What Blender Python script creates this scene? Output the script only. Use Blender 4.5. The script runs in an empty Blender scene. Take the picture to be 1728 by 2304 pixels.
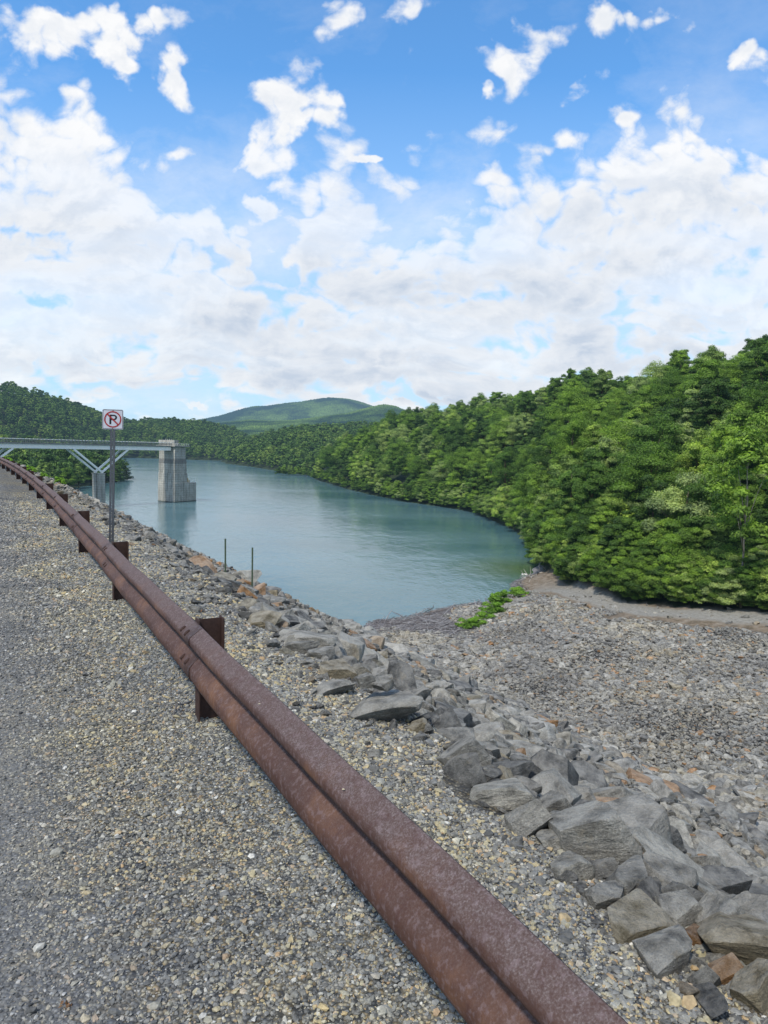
import bpy, math, random
import numpy as np
rng = np.random.default_rng(7); random.seed(7)
C = bpy.context.scene.collection
D = bpy.data
EYE = np.array([0, 0, 20.0])
# ---------------------------------------------------------------- survey helpers (measured camera)
FPX = 1597.0; PITCH = math.atan(146.4/FPX); ROLL = .025
Fv = np.array([0, math.cos(PITCH), -math.sin(PITCH)]); R0 = np.array([1., 0, 0]); U0 = np.cross(R0, Fv)
Rv = R0*math.cos(ROLL)+U0*math.sin(ROLL); Uv = U0*math.cos(ROLL)-R0*math.sin(ROLL)
def ray(x, y): return Fv*FPX+Rv*(x-864)+Uv*(1152-y)
def G(x, y, z):
    d = ray(x, y); return EYE+d*(z-20)/d[2]
def at(x, y, dist):
    d = ray(x, y); return EYE+d*dist/math.hypot(d[0], d[1])
def azof(x):
    d = ray(x, 1000); return math.atan2(d[0], d[1])
def project(P):
    d = np.asarray(P, float)-EYE; z = d@Fv
    return 864+FPX*(d@Rv)/z, 1152-FPX*(d@Uv)/z, z
def sm(t): t = np.clip(t, 0, 1); return t*t*(3-2*t)

# ---------------------------------------------------------------- value noise
_perm = rng.random((256, 256, 4))
def vnoise(x, y, s=1.0, k=0):
    x = np.asarray(x)/s; y = np.asarray(y)/s
    xi = np.floor(x).astype(int); yi = np.floor(y).astype(int); fx = sm(x-xi); fy = sm(y-yi)
    g = lambda a, b: _perm[a % 256, b % 256, k]
    return (g(xi, yi)*(1-fx)+g(xi+1, yi)*fx)*(1-fy)+(g(xi, yi+1)*(1-fx)+g(xi+1, yi+1)*fx)*fy-.5
def fbm(x, y, s, o=4, k=0):
    r = 0; a = 1
    for i in range(o): r = r+a*vnoise(x+i*17.3, y-i*9.1, s, (k+i) % 4); a *= .5; s *= .5
    return r

# ---------------------------------------------------------------- dam axis (the line of the guardrail back)
post_px = [(455,1622),(262,1342),(179,1237.8),(134.7,1177.6),(106,1141),(87.4,1120),(68.7,1103),(53.3,1089.5),(40.7,1077.2),(27.7,1068.5),(15,1061.5),(4.5,1055.5)]
PS = 3.81
a0 = math.radians(28.6)
def heading(u):
    u = np.asarray(u, float)
    base = np.radians(28.6)+np.radians(3.2)*np.clip((u-8)/36, 0, 1)
    return base+np.radians(0.11)*np.clip(u-44, 0, 400)
du = .25
us = np.arange(-12, 260, du)
b0 = G(466, 1622, 18.2)[:2]            # first post, back of rail
hh = heading(us); dx = -np.sin(hh)*du; dy = np.cos(hh)*du
ax = np.cumsum(dx); ay = np.cumsum(dy)
i0 = int(round(12/du))
# point at u=0 lies on the rail back at the first post
ax = ax-ax[i0]; ay = ay-ay[i0]
nrm0 = np.array([math.cos(a0), math.sin(a0)])
AXIS0 = np.array([-1.15, 4.46])-nrm0*(np.array([-1.15, 4.46])@nrm0)
ax += AXIS0[0]; ay += AXIS0[1]
def axis(u):
    u = np.asarray(u, float)
    x = np.interp(u, us, ax); y = np.interp(u, us, ay); h = heading(u)
    # before the first sample: straight on
    ex = np.clip(-12-u, 0, 1e9)
    return x+np.sin(h)*ex, y-np.cos(h)*ex, h
def W(u, v, z):
    x, y, h = axis(u)
    return np.array([x+math.cos(h)*v, y+math.sin(h)*v, z])
_su = np.arange(-200, 258, 2.0); _sx, _sy, _sh = axis(_su)
def uv(X, Y):
    X = np.asarray(X, float).ravel(); Y = np.asarray(Y, float).ravel()
    U = np.empty_like(X); V = np.empty_like(X)
    for s in range(0, len(X), 20000):
        x = X[s:s+20000, None]; y = Y[s:s+20000, None]
        i = np.argmin((x-_sx)**2+(y-_sy)**2, axis=1)
        for _ in range(2):
            if _ == 0: u0 = _su[i]
            ux, uy, h = axis(u0)
            t = (X[s:s+20000]-ux)*(-np.sin(h))+(Y[s:s+20000]-uy)*np.cos(h)
            u0 = np.clip(u0+np.clip(t, -4, 4), -400, 258)
        ux, uy, h = axis(u0)
        U[s:s+20000] = u0
        dd = (X[s:s+20000]-ux)*np.cos(h)+(Y[s:s+20000]-uy)*np.sin(h)
        far = np.hypot(X[s:s+20000]-ux, Y[s:s+20000]-uy)
        V[s:s+20000] = np.sign(dd)*far
    return U, V

# ---------------------------------------------------------------- abutment bowl: thin plate through surveyed points
ctrl = [(850,1397,0),(960,1377,-.05),(1040,1363,-.05),(1091,1357,-.05),(1154,1329,-.05),(1180,1299,-.05),(1206,1275,-.05),
 (960,1400,.25),(1060,1408,.35),(1100,1385,.8),(1150,1362,1.2),(1200,1338,1.6),(1218,1296,1.5),(1245,1300,1.7),(1270,1330,2.2),(1366,1357,2.9),(1492,1378,3.8),(1728,1393,5),
 (1264,1346,2.4),(1492,1400,3.9),(1366,1378,3.0),
 (1100,1440,.8),(1000,1450,.6),(900,1440,.6),(1200,1450,1.6),(1300,1500,2.2),(1300,1400,2.9),(1300,1620,2.3),(1500,1500,3.3),(1500,1620,3.6),(1500,1740,4.8),
 (1728,1800,8.4),(1728,1745,6.6),(1728,1626,5),(1728,1516,4.6),(1728,1440,4.9),(2200,1500,6),(2200,1900,9.5),(1100,1520,1.0),
 (700,1300,-3),(900,1300,-3),(1050,1250,-3),(1110,1240,-2.5),(800,1395,-1.5),(1000,1200,-6)]
CP = np.array([G(a, b, c) for a, b, c in ctrl])
def _tps(r2): return np.where(r2 > 1e-9, r2*np.log(r2+1e-12), 0)
_n = len(CP); S_ = 50.0
_p = CP[:, :2]/S_
_K = _tps(((_p[:, None]-_p[None])**2).sum(2))+np.eye(_n)*2e-3
_Q = np.hstack([np.ones((_n, 1)), _p])
_A = np.block([[_K, _Q], [_Q.T, np.zeros((3, 3))]])
_w = np.linalg.solve(_A, np.concatenate([CP[:, 2], np.zeros(3)]))
def field(X, Y):
    q = np.stack([X/S_, Y/S_], 1); out = np.empty(len(q))
    for s in range(0, len(q), 50000):
        b = q[s:s+50000]
        out[s:s+50000] = _tps(((b[:, None]-_p[None])**2).sum(2))@_w[:_n]+_w[_n]+b@_w[_n+1:]
    return out

# ---------------------------------------------------------------- wooded hills, each a shoreline and a ridge
def shore(lst):
    o = []
    for x, y, z in lst:
        p = G(x, y, z); o.append((math.atan2(p[0], p[1]), math.hypot(p[0], p[1]), z))
    o.sort(); return np.array(o).T
def ridge(lst):
    o = []
    for x, y, r, th in lst:
        d = ray(x, y); e = d[2]/math.hypot(d[0], d[1]); o.append((math.atan2(d[0], d[1]), r, 20+e*r-th))
    o.sort(); return np.array(o).T
TH = 12
HILLS = {
 'right': (shore([(690,1071,0),(715,1081,0),(779,1100,0),(833,1113,0),(905,1128,0),(990,1140,0),(1053,1150,0),(1120,1176,0),(1188,1210,0),(1205,1248,0),(1222,1275,.8),(1262,1306,2),(1302,1331,2.3),(1366,1347,2.9),(1450,1359,3.5),(1576,1372,4.3),(1728,1381,5),(1900,1400,6),(2300,1430,8),(3200,1600,12)]),
   ridge([(690,1062,450,TH),(760,985,420,TH),(800,958,410,17),(821,949,430,18),(863,932,440,18),(905,919,440,18),(947,913,440,17),(990,908,430,16),(1032,898,410,16),(1120,885,380,16),(1176,869,370,16),(1281,845,350,18),(1340,832,330,17),(1408,830,320,19),(1450,818,310,20),(1513,788,290,20),(1576,762,270,20),(1652,744,250,21),(1728,722,235,22),(2100,695,230,22),(3200,695,230,22)])),
 'middle': (shore([(480,1040,0),(497,1042,0),(547,1048,0),(610,1058,0),(682,1069,0),(760,1062,0),(900,1052,0)]),
   ridge([(480,1030,760,TH),(520,995,830,TH),(555,985,900,TH),(589,978,900,TH),(631,968,900,TH),(690,959,900,TH),(787,953,900,TH),(900,952,900,TH)])),
 'far': (shore([(-400,1031,0),(200,1031,0),(310,1030.5,0),(420,1034.5,0),(490,1036.5,0),(620,1036,0)]),
   ridge([(-400,830,1000,TH),(-100,846,1050,TH),(0,861,1050,TH),(66,876,1050,TH),(104,887,1050,TH),(187,915,1100,TH),(241,932,1150,TH),(301,944,1200,TH),(347,943,1200,TH),(434,946,1200,TH),(471,951,1200,TH),(525,962,1200,TH),(555,980,1200,TH),(590,990,1200,TH),(640,1000,1200,TH)])),
 'spur': (shore([(-700,1100,0),(-300,1110,0),(0,1128,0),(100,1116,0),(170,1098,0),(230,1089,0),(285,1081,0),(305,1078,0)]),
   ridge([(-700,900,500,TH),(0,985,480,TH),(60,992,480,TH),(140,1003,470,TH),(200,1012,450,TH),(250,1030,430,8),(285,1055,420,6),(305,1085,400,2)])),
}
def hill(name, az, r):
    s, g = HILLS[name]
    rs = np.interp(az, s[0], s[1]); zs = np.interp(az, s[0], s[2])
    rr = np.interp(az, g[0], g[1]); zr = np.interp(az, g[0], g[2])
    rr = np.maximum(rr, rs+15)
    t = (r-rs)/(rr-rs)
    up = zs+(zr-zs)*np.sin(np.clip(t, 0, 1)*math.pi/2)
    up = np.where(t > 1, zr-(r-rr)*.12, up)
    z = np.where(t < 0, zs+(r-rs)*.45, up)
    lo = max(s[0][0], g[0][0]); hi = min(s[0][-1], g[0][-1])
    out = np.clip(np.maximum(lo-az, az-hi), 0, None)
    return z-out*r*.45, t
def dam_z(U, V):
    crest = 18.2+np.clip((1.1-V)/3.0, 0, 1)*.12
    shoulder = 18.2-np.clip(V-1.3, 0, 1.3)*.12
    z = np.where(V < 1.2, crest, shoulder)
    z = np.where(V > 2.6, 18.2-.156-(V-2.6)*.60, z)
    low = .51+.05*np.clip(U/40, 0, 1)
    z = np.where(V > 6, 18.2-.156-3.4*.60-(V-6)*low, z)
    z = np.where(V < -8.5, 18.32-(-8.5-V)*.45, z)
    return z
def height(X, Y, parts=False):
    X = np.asarray(X, float).ravel(); Y = np.asarray(Y, float).ravel()
    r = np.hypot(X, Y); az = np.arctan2(X, Y)
    U, V = uv(X, Y)
    zd = dam_z(U, V)
    zd = zd+np.where(V > 3.4, fbm(X, Y, 3.0, 3)*.35*np.clip((V-3.4)/3, 0, 1), 0)+fbm(X, Y, 1.1, 2, 1)*.03
    zf = field(X, Y)+fbm(X, Y, 5.0, 3, 2)*.25
    sg = HILLS['right'][0]; rs = np.interp(az, sg[0], sg[1])
    okf = (az > -.16) & (Y > 5) & (V > 5) & (r < rs+6)
    pen = np.clip(-.02-az, 0, None)*r*.4+np.clip(r-rs-2, 0, None)*.5
    zf = np.where(okf, np.minimum(zf, 12)-pen, -12)
    zs = {}
    base = np.full(len(X), -9.0)
    tt = {}
    for k in HILLS:
        zh, t = hill(k, az, r); zh = np.where(np.abs(az) < 1.9, zh, -9)
        zh = zh+np.where(t > .05, fbm(X, Y, 60, 3, 1)*5*np.clip(t*3, 0, 1)*(1 if k != 'spur' else .5), 0)
        zs[k] = zh; tt[k] = t
    if parts: return zd, zf, zs, tt, U, V, az, r
    z = np.maximum(np.maximum(zd, zf), base)
    for k in zs: z = np.maximum(z, zs[k])
    return z

# ---------------------------------------------------------------- mesh helpers
def new_obj(name, me, mat=None, parent=None):
    o = D.objects.new(name, me); C.objects.link(o)
    if mat and me is not None and len(me.materials) == 0: me.materials.append(mat)
    if parent: o.parent = parent
    return o
def mesh_np(name, V, Fq, smooth=False, mat=None):
    V = np.asarray(V, np.float32); Fq = np.asarray(Fq, np.int32); n = Fq.shape[1]
    me = D.meshes.new(name); me.vertices.add(len(V)); me.vertices.foreach_set('co', V.ravel())
    me.loops.add(Fq.size); me.loops.foreach_set('vertex_index', Fq.ravel())
    me.polygons.add(len(Fq)); me.polygons.foreach_set('loop_start', np.arange(0, Fq.size, n, dtype=np.int32))
    me.polygons.foreach_set('loop_total', np.full(len(Fq), n, np.int32))
    me.polygons.foreach_set('use_smooth', np.full(len(Fq), smooth))
    me.update(calc_edges=True); me.validate()
    if mat: me.materials.append(mat)
    return me
class MB:
    def __init__(s): s.v = []; s.f = []
    def add(s, vs, fs):
        n = len(s.v); s.v += [tuple(v) for v in vs]; s.f += [tuple(i+n for i in f) for f in fs]; return s
    def hexa(s, c):   # 8 corners: bottom 4 ccw, top 4
        return s.add(c, [(3,2,1,0),(4,5,6,7),(0,1,5,4),(1,2,6,5),(2,3,7,6),(3,0,4,7)])
    def box(s, o, X, Y, Z, x0, x1, y0, y1, z0, z1):
        o = np.array(o, float); X = np.array(X, float); Y = np.array(Y, float); Z = np.array(Z, float)
        P = lambda a, b, c: o+X*a+Y*b+Z*c
        return s.hexa([P(x0,y0,z0),P(x1,y0,z0),P(x1,y1,z0),P(x0,y1,z0),P(x0,y0,z1),P(x1,y0,z1),P(x1,y1,z1),P(x0,y1,z1)])
    def tube(s, pts, rad, n=8, jit=0):
        pts = [np.array(p, float) for p in pts]
        if not hasattr(rad, '__len__'): rad = [rad]*len(pts)
        vs = []; up0 = np.array([.13, .21, .97])
        for i, p in enumerate(pts):
            t = pts[min(i+1, len(pts)-1)]-pts[max(i-1, 0)]; t = t/(np.linalg.norm(t)+1e-9)
            u_ = up0 if abs(t@up0) < .95 else np.array([1., 0, 0])
            a = np.cross(t, u_); a /= np.linalg.norm(a); b = np.cross(t, a)
            for k in range(n):
                r = rad[i]*(1+jit*(random.random()-.5)); th = 2*math.pi*k/n
                vs.append(p+a*math.cos(th)*r+b*math.sin(th)*r)
        fs = [(i*n+k, i*n+(k+1) % n, (i+1)*n+(k+1) % n, (i+1)*n+k) for i in range(len(pts)-1) for k in range(n)]
        fs += [tuple(range(n))[::-1], tuple((len(pts)-1)*n+k for k in range(n))]
        return s.add(vs, fs)
    def build(s, name, mat, parent=None, loc=None, smooth=False, bevel=0):
        me = D.meshes.new(name); v = np.array(s.v, float)
        if loc is not None: v = v-np.array(loc)
        me.from_pydata([tuple(x) for x in v], [], s.f); me.update()
        if smooth: me.polygons.foreach_set('use_smooth', [True]*len(me.polygons))
        o = new_obj(name, me, mat, parent)
        if bevel:
            b = o.modifiers.new('b', 'BEVEL'); b.width = bevel; b.segments = 2; b.limit_method = 'ANGLE'
        return o
def tag(o, label=None, cat=None, group=None, kind=None):
    if label: o['label'] = label
    if cat: o['category'] = cat
    if group: o['group'] = group
    if kind: o['kind'] = kind
    return o
def empty(name, loc, label, cat, group=None):
    o = D.objects.new(name, None); C.objects.link(o); o.location = tuple(loc); o.empty_display_size = .2
    return tag(o, label, cat, group)

# ---------------------------------------------------------------- material helpers
class NT:
    def __init__(s, tree): s.t = tree; s.t.nodes.clear()
    def n(s, typ, **kw):
        nd = s.t.nodes.new(typ)
        for k, v in kw.items():
            if k.startswith('i_'):
                key = k[2:]; key = int(key) if key.isdigit() else key.replace('_', ' ')
                s.put(nd, key, v)
            else: setattr(nd, k, v)
        return nd
    def put(s, nd, key, v):
        sock = nd.inputs[key]
        if hasattr(v, 'is_output') and not isinstance(v, (int, float)): s.t.links.new(v, sock)
        elif hasattr(v, 'outputs'): s.t.links.new(v.outputs[0], sock)
        else: sock.default_value = v
    def math(s, op, a, b=None, c=None, clamp=False):
        nd = s.t.nodes.new('ShaderNodeMath'); nd.operation = op; nd.use_clamp = clamp
        s.put(nd, 0, a)
        if b is not None: s.put(nd, 1, b)
        if c is not None: s.put(nd, 2, c)
        return nd.outputs[0]
    def vm(s, op, a, b=None, scale=None):
        nd = s.t.nodes.new('ShaderNodeVectorMath'); nd.operation = op; s.put(nd, 0, a)
        if b is not None: s.put(nd, 1, b)
        if scale is not None: s.put(nd, 'Scale', scale)
        return nd.outputs[1] if op in ('LENGTH', 'DOT_PRODUCT', 'DISTANCE') else nd.outputs[0]
    def mix(s, f, a, b, blend='MIX'):
        nd = s.t.nodes.new('ShaderNodeMix'); nd.data_type = 'RGBA'; nd.blend_type = blend
        s.put(nd, 0, f); s.put(nd, 6, a); s.put(nd, 7, b); return nd.outputs[2]
    def ramp(s, f, stops, interp='LINEAR'):
        nd = s.t.nodes.new('ShaderNodeValToRGB'); cr = nd.color_ramp; cr.interpolation = interp
        while len(cr.elements) > 1: cr.elements.remove(cr.elements[-1])
        cr.elements[0].position = stops[0][0]; cr.elements[0].color = (*stops[0][1], 1)
        for p, c in stops[1:]:
            e = cr.elements.new(p); e.color = (*c, 1)
        s.put(nd, 0, f); return nd.outputs[0]
    def noise(s, vec, scale, detail=4, rough=.5, out=0, dist=0):
        nd = s.t.nodes.new('ShaderNodeTexNoise'); s.put(nd, 'Vector', vec); s.put(nd, 'Scale', scale); s.put(nd, 'Detail', detail); s.put(nd, 'Roughness', rough); s.put(nd, 'Distortion', dist)
        return nd.outputs[out]
    def mr(s, v, a, b, c=0, d=1, kind='LINEAR'):
        nd = s.t.nodes.new('ShaderNodeMapRange'); nd.interpolation_type = kind
        for i, x in enumerate((v, a, b, c, d)): s.put(nd, i, x)
        return nd.outputs[0]
def g3(v): return (v, v, v)
def material(name):
    m = D.materials.new(name); m.use_nodes = True; t = NT(m.node_tree)
    out = t.n('ShaderNodeOutputMaterial'); return m, t, out
def finish(t, out, col, rough=.8, bump=None, bstr=.5, bdist=.02, spec=.3, metallic=0, haze=None):
    p = t.n('ShaderNodeBsdfPrincipled'); t.put(p, 'Base Color', col); t.put(p, 'Roughness', rough); t.put(p, 'Metallic', metallic)
    t.put(p, 'Specular IOR Level', spec)
    if bump is not None:
        b = t.n('ShaderNodeBump'); t.put(b, 'Height', bump); t.put(b, 'Strength', bstr); t.put(b, 'Distance', bdist); t.put(p, 'Normal', b)
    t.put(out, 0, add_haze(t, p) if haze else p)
    return p
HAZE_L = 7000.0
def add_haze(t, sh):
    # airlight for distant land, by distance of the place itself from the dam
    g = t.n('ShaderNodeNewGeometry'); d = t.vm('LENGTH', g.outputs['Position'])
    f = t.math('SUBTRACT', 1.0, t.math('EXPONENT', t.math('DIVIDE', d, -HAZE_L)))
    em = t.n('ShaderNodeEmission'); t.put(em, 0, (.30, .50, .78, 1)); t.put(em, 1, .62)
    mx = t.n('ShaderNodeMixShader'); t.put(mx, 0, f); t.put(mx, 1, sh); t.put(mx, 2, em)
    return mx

GREY = [(0,(.035,.038,.042)),(.3,(.095,.10,.108)),(.55,(.17,.175,.18)),(.72,(.24,.225,.18)),(.84,(.33,.25,.13)),(.93,(.36,.33,.26)),(1,(.5,.49,.46))]
def terrain_material():
    m, t, out = material('ground_cover')
    g = t.n('ShaderNodeNewGeometry'); P = g.outputs['Position']
    zn = t.n('ShaderNodeVertexColor', layer_name='zone'); sx = t.n('ShaderNodeSeparateColor'); t.put(sx, 0, zn.outputs[0])
    z2 = t.n('ShaderNodeVertexColor', layer_name='zone2'); s2 = t.n('ShaderNodeSeparateColor'); t.put(s2, 0, z2.outputs[0])
    v = t.n('ShaderNodeTexVoronoi'); t.put(v, 'Vector', P); t.put(v, 'Scale', 62.0)
    sc = t.n('ShaderNodeSeparateColor'); t.put(sc, 0, v.outputs['Color'])
    v3 = t.n('ShaderNodeTexVoronoi'); t.put(v3, 'Vector', P); t.put(v3, 'Scale', 17.0)
    sc3 = t.n('ShaderNodeSeparateColor'); t.put(sc3, 0, v3.outputs['Color'])
    big = t.noise(P, .7, 3)
    peb = t.ramp(sc.outputs[0], [(a, tuple(x*1.35 for x in c)) for a, c in GREY])
    peb = t.mix(.45, peb, t.ramp(sc3.outputs[0], GREY))
    dark = t.mr(v.outputs['Distance'], .25, .6, 1, .35)
    peb = t.mix(1, peb, dark, 'MULTIPLY')
    tint = t.mix(t.mr(big, .35, .65), (.88,.9,.95,1), (1.12,1.06,.9,1))
    peb = t.mix(1, peb, tint, 'MULTIPLY')
    fine = t.noise(P, 90, 3, .6)
    road = t.ramp(fine, [(.3,(.10,.10,.097)),(.7,(.25,.247,.235))])
    gravel = t.mix(t.math('MULTIPLY', sx.outputs[0], .6), peb, road)
    # riprap bedding
    v2 = t.n('ShaderNodeTexVoronoi'); t.put(v2, 'Vector', P); t.put(v2, 'Scale', 7.0)
    s3 = t.n('ShaderNodeSeparateColor'); t.put(s3, 0, v2.outputs['Color'])
    rip = t.ramp(s3.outputs[0], [(0,(.04,.04,.04)),(.6,(.09,.088,.082)),(.85,(.13,.105,.075)),(1,(.16,.155,.14))])
    rip = t.mix(1, rip, t.mr(v2.outputs['Distance'], .1, .6, 1, .25), 'MULTIPLY')
    c = t.mix(sx.outputs[1], gravel, rip)
    fl = t.ramp(t.noise(P, .8, 5, .65), [(.3,(.012,.018,.006)),(.6,(.03,.045,.015)),(.75,(.07,.06,.035))])
    c = t.mix(sx.outputs[2], c, fl)
    rd = t.ramp(t.noise(P, 1.3, 6, .7), [(.32,(.085,.07,.045)),(.5,(.19,.145,.10)),(.68,(.27,.23,.18))])
    rg = t.ramp(t.noise(P, 3.0, 6, .8), [(.32,(.15,.135,.11)),(.5,(.25,.235,.205)),(.68,(.34,.325,.285))])
    rd = t.mix(s2.outputs[2], rd, rg)
    c = t.mix(s2.outputs[0], c, rd)
    mud = t.ramp(t.noise(P, 2.5, 6, .75), [(.35,(.10,.095,.095)),(.5,(.2,.19,.195)),(.65,(.3,.28,.275))])
    c = t.mix(s2.outputs[1], c, mud)
    h = t.math('ADD', t.math('MULTIPLY', v.outputs['Distance'], -1), t.math('MULTIPLY', v2.outputs['Distance'], t.math('MULTIPLY', sx.outputs[1], -6)))
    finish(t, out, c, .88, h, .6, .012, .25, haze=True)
    return m
def rock_material(name, kind='big'):
    m, t, out = material(name)
    tc = t.n('ShaderNodeTexCoord'); P = tc.outputs['Object']; oi = t.n('ShaderNodeObjectInfo'); R = oi.outputs['Random']
    off = t.vm('ADD', P, t.vm('SCALE', (13.1, 7.7, 3.3), scale=t.math('MULTIPLY', R, 9.0)))
    stretch = t.vm('MULTIPLY', off, (1.0, 1.0, 3.0))
    n1 = t.noise(off, 2.2, 8, .62); n2 = t.noise(stretch, 2.6, 8, .7); n3 = t.noise(off, 26, 5, .7)
    base = t.ramp(R, [(0,(.085,.086,.088)),(.2,(.16,.16,.158)),(.45,(.26,.258,.248)),(.62,(.37,.36,.335)),(.8,(.19,.19,.185)),(.90,(.27,.25,.20)),(.965,(.29,.22,.15)),(.99,(.32,.19,.10)),(1,(.34,.19,.09))])
    if kind == 'tan': base = t.ramp(R, [(0,(.24,.21,.15)),(1,(.29,.25,.18))])
    if kind == 'orange': base = t.ramp(R, [(0,(.27,.15,.07)),(1,(.34,.20,.10))])
    if kind == 'grey': base = t.ramp(R, [(0,(.20,.197,.187)),(.5,(.275,.27,.255)),(1,(.36,.35,.32))])
    if kind == 'dark': base = t.ramp(R, [(0,(.085,.087,.09)),(1,(.13,.132,.134))])
    c = t.mix(1, base, t.ramp(n1, [(.3, g3(.5)), (.5, g3(.95)), (.68, g3(1.45))]), 'MULTIPLY')
    c = t.mix(1, c, t.ramp(n2, [(.3, g3(.78)), (.5, g3(1.05)), (.7, g3(1.15))]), 'MULTIPLY')
    c = t.mix(1, c, t.ramp(n3, [(.3, g3(.6)), (.58, g3(1.1)), (.75, g3(1.7))]), 'MULTIPLY')
    lich = t.mr(t.noise(off, 1.4, 5, .7), .58, .68); 
    c = t.mix(t.math('MULTIPLY', lich, .35), c, (.27, .22, .14, 1))
    if kind == 'far':
        pt = t.noise(t.vm('MULTIPLY', oi.outputs['Location'], (.11, .11, 0)), 1, 4, .65)
        c = t.mix(1, c, t.ramp(pt, [(.38, (.72,.72,.74)), (.5, (1,1,1)), (.62, (1.1,1.05,.95)), (.72, (1.0,.88,.72))]), 'MULTIPLY')
    c = t.mix(1, c, (.95, .93, .875, 1), 'MULTIPLY')
    # dust on upward faces
    g = t.n('ShaderNodeNewGeometry'); sp = t.n('ShaderNodeSeparateXYZ'); t.put(sp, 0, g.outputs['Normal'])
    up = t.math('MULTIPLY', t.mr(sp.outputs[2], .2, .9, 0, .45 if kind != 'far' else .22), t.mr(n1, .35, .6))
    c = t.mix(up, c, (.42, .40, .355, 1))
    h = t.math('ADD', t.math('MULTIPLY', n2, 1.2), t.math('ADD', n1, t.math('MULTIPLY', n3, .25)))
    finish(t, out, c, .85, h, .85, .07 if kind != 'far' else .05, .25)
    return m
def pebble_material():
    m, t, out = material('pebble')
    oi = t.n('ShaderNodeObjectInfo')
    c = t.ramp(oi.outputs['Random'], [(0,(.08,.08,.078)),(.25,(.145,.145,.14)),(.5,(.21,.208,.198)),(.68,(.28,.275,.245)),(.78,(.33,.30,.21)),(.87,(.38,.315,.19)),(.92,(.33,.23,.14)),(.955,(.38,.37,.33)),(1,(.5,.49,.46))])
    loc = t.noise(t.vm('MULTIPLY', oi.outputs['Location'], (.9, .9, 0)), 1, 4, .6)
    c = t.mix(1, c, t.ramp(loc, [(.36, (.78,.79,.8)), (.5, (1,.985,.945)), (.64, (1.2,1.14,.97))]), 'MULTIPLY')
    lv = t.vm('DOT_PRODUCT', oi.outputs['Location'], (.878, .479, 0))
    wl = t.mr(t.math('ADD', lv, t.math('MULTIPLY', t.math('SUBTRACT', loc, .5), 1.6)), .75, -.1, 0, 1, 'SMOOTHSTEP')
    hs = t.n('ShaderNodeHueSaturation'); t.put(hs, 'Color', c); t.put(hs, 'Saturation', t.mr(wl, 0, 1, 1.05, .5)); t.put(hs, 'Value', t.mr(wl, 0, 1, 1.04, .80)); c = hs.outputs[0]
    tc = t.n('ShaderNodeTexCoord'); n = t.noise(tc.outputs['Object'], 1.8, 3)
    c = t.mix(1, c, t.ramp(n, [(.3, g3(.7)), (.7, g3(1.25))]), 'MULTIPLY')
    finish(t, out, c, .7, None, spec=.35); return m
def leaf_material(name, stops, trans=.35):
    m, t, out = material(name)
    oi = t.n('ShaderNodeObjectInfo'); at_ = t.n('ShaderNodeAttribute', attribute_name='shade')
    c = t.ramp(oi.outputs['Random'], stops)
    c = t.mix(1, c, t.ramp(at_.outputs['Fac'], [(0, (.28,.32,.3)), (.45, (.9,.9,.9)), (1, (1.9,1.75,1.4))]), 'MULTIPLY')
    p = t.n('ShaderNodeBsdfPrincipled'); t.put(p, 'Base Color', c); t.put(p, 'Roughness', .55); t.put(p, 'Specular IOR Level', .25)
    tr = t.n('ShaderNodeBsdfTranslucent'); t.put(tr, 0, t.mix(1, c, (1.3,1.45,.6,1), 'MULTIPLY'))
    mx = t.n('ShaderNodeMixShader'); t.put(mx, 0, trans); t.put(mx, 1, p); t.put(mx, 2, tr)
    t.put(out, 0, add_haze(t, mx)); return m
def simple(name, col, rough=.7, var=.25, scale=6, metallic=0, spec=.3, bump=.2, bd=.003):
    m, t, out = material(name); tc = t.n('ShaderNodeTexCoord')
    n = t.noise(tc.outputs['Object'], scale, 6, .65)
    c = t.mix(1, (*col, 1), t.ramp(n, [(.25, g3(1-var)), (.75, g3(1+var))]), 'MULTIPLY')
    finish(t, out, c, rough, n, bump, bd, spec, metallic); return m

M = {}
M['terrain'] = terrain_material()
M['rock'] = rock_material('riprap_rock')
for k in ('tan', 'orange', 'grey', 'dark'): M[k] = rock_material('riprap_rock_'+k, k)
M['rubble'] = rock_material('rubble_rock', 'far')
M['pebble'] = pebble_material()
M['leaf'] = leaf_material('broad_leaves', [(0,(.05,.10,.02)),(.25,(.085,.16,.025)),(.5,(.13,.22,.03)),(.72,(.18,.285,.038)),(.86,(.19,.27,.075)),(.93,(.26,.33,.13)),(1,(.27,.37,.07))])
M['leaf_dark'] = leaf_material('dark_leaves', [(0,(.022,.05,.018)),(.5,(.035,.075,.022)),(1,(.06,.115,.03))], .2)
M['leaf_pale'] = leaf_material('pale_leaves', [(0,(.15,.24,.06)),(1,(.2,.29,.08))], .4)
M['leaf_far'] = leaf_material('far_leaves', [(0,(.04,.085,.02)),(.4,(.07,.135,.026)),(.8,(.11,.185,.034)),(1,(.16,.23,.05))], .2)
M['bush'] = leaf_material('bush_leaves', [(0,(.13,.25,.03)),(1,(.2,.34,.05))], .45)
M['bark'] = simple('bark', (.11, .09, .07), .9, .4, 3)
M['palebark'] = simple('pale_bark', (.22, .20, .165), .9, .3, 3)
M['drift'] = simple('driftwood', (.34, .31, .27), .85, .35, 5)
M['stick'] = simple('stick_wood', (.15, .13, .12), .85, .35, 9)
M['paint'] = simple('white_paint', (.9, .87, .8), .5, .08, .8)
M['deckrail'] = simple('weathered_railing', (.22, .22, .20), .8, .4, 1.2)
M['black'] = simple('black_paint', (.012, .013, .016), .5, .1)
M['red'] = simple('red_paint', (.30, .022, .022), .5, .12, 20)
M['signwhite'] = simple('sign_white', (.5, .5, .54), .45, .06, 12)
M['bolt'] = simple('bolt_steel', (.12, .07, .05), .6, .3, 60)
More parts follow.
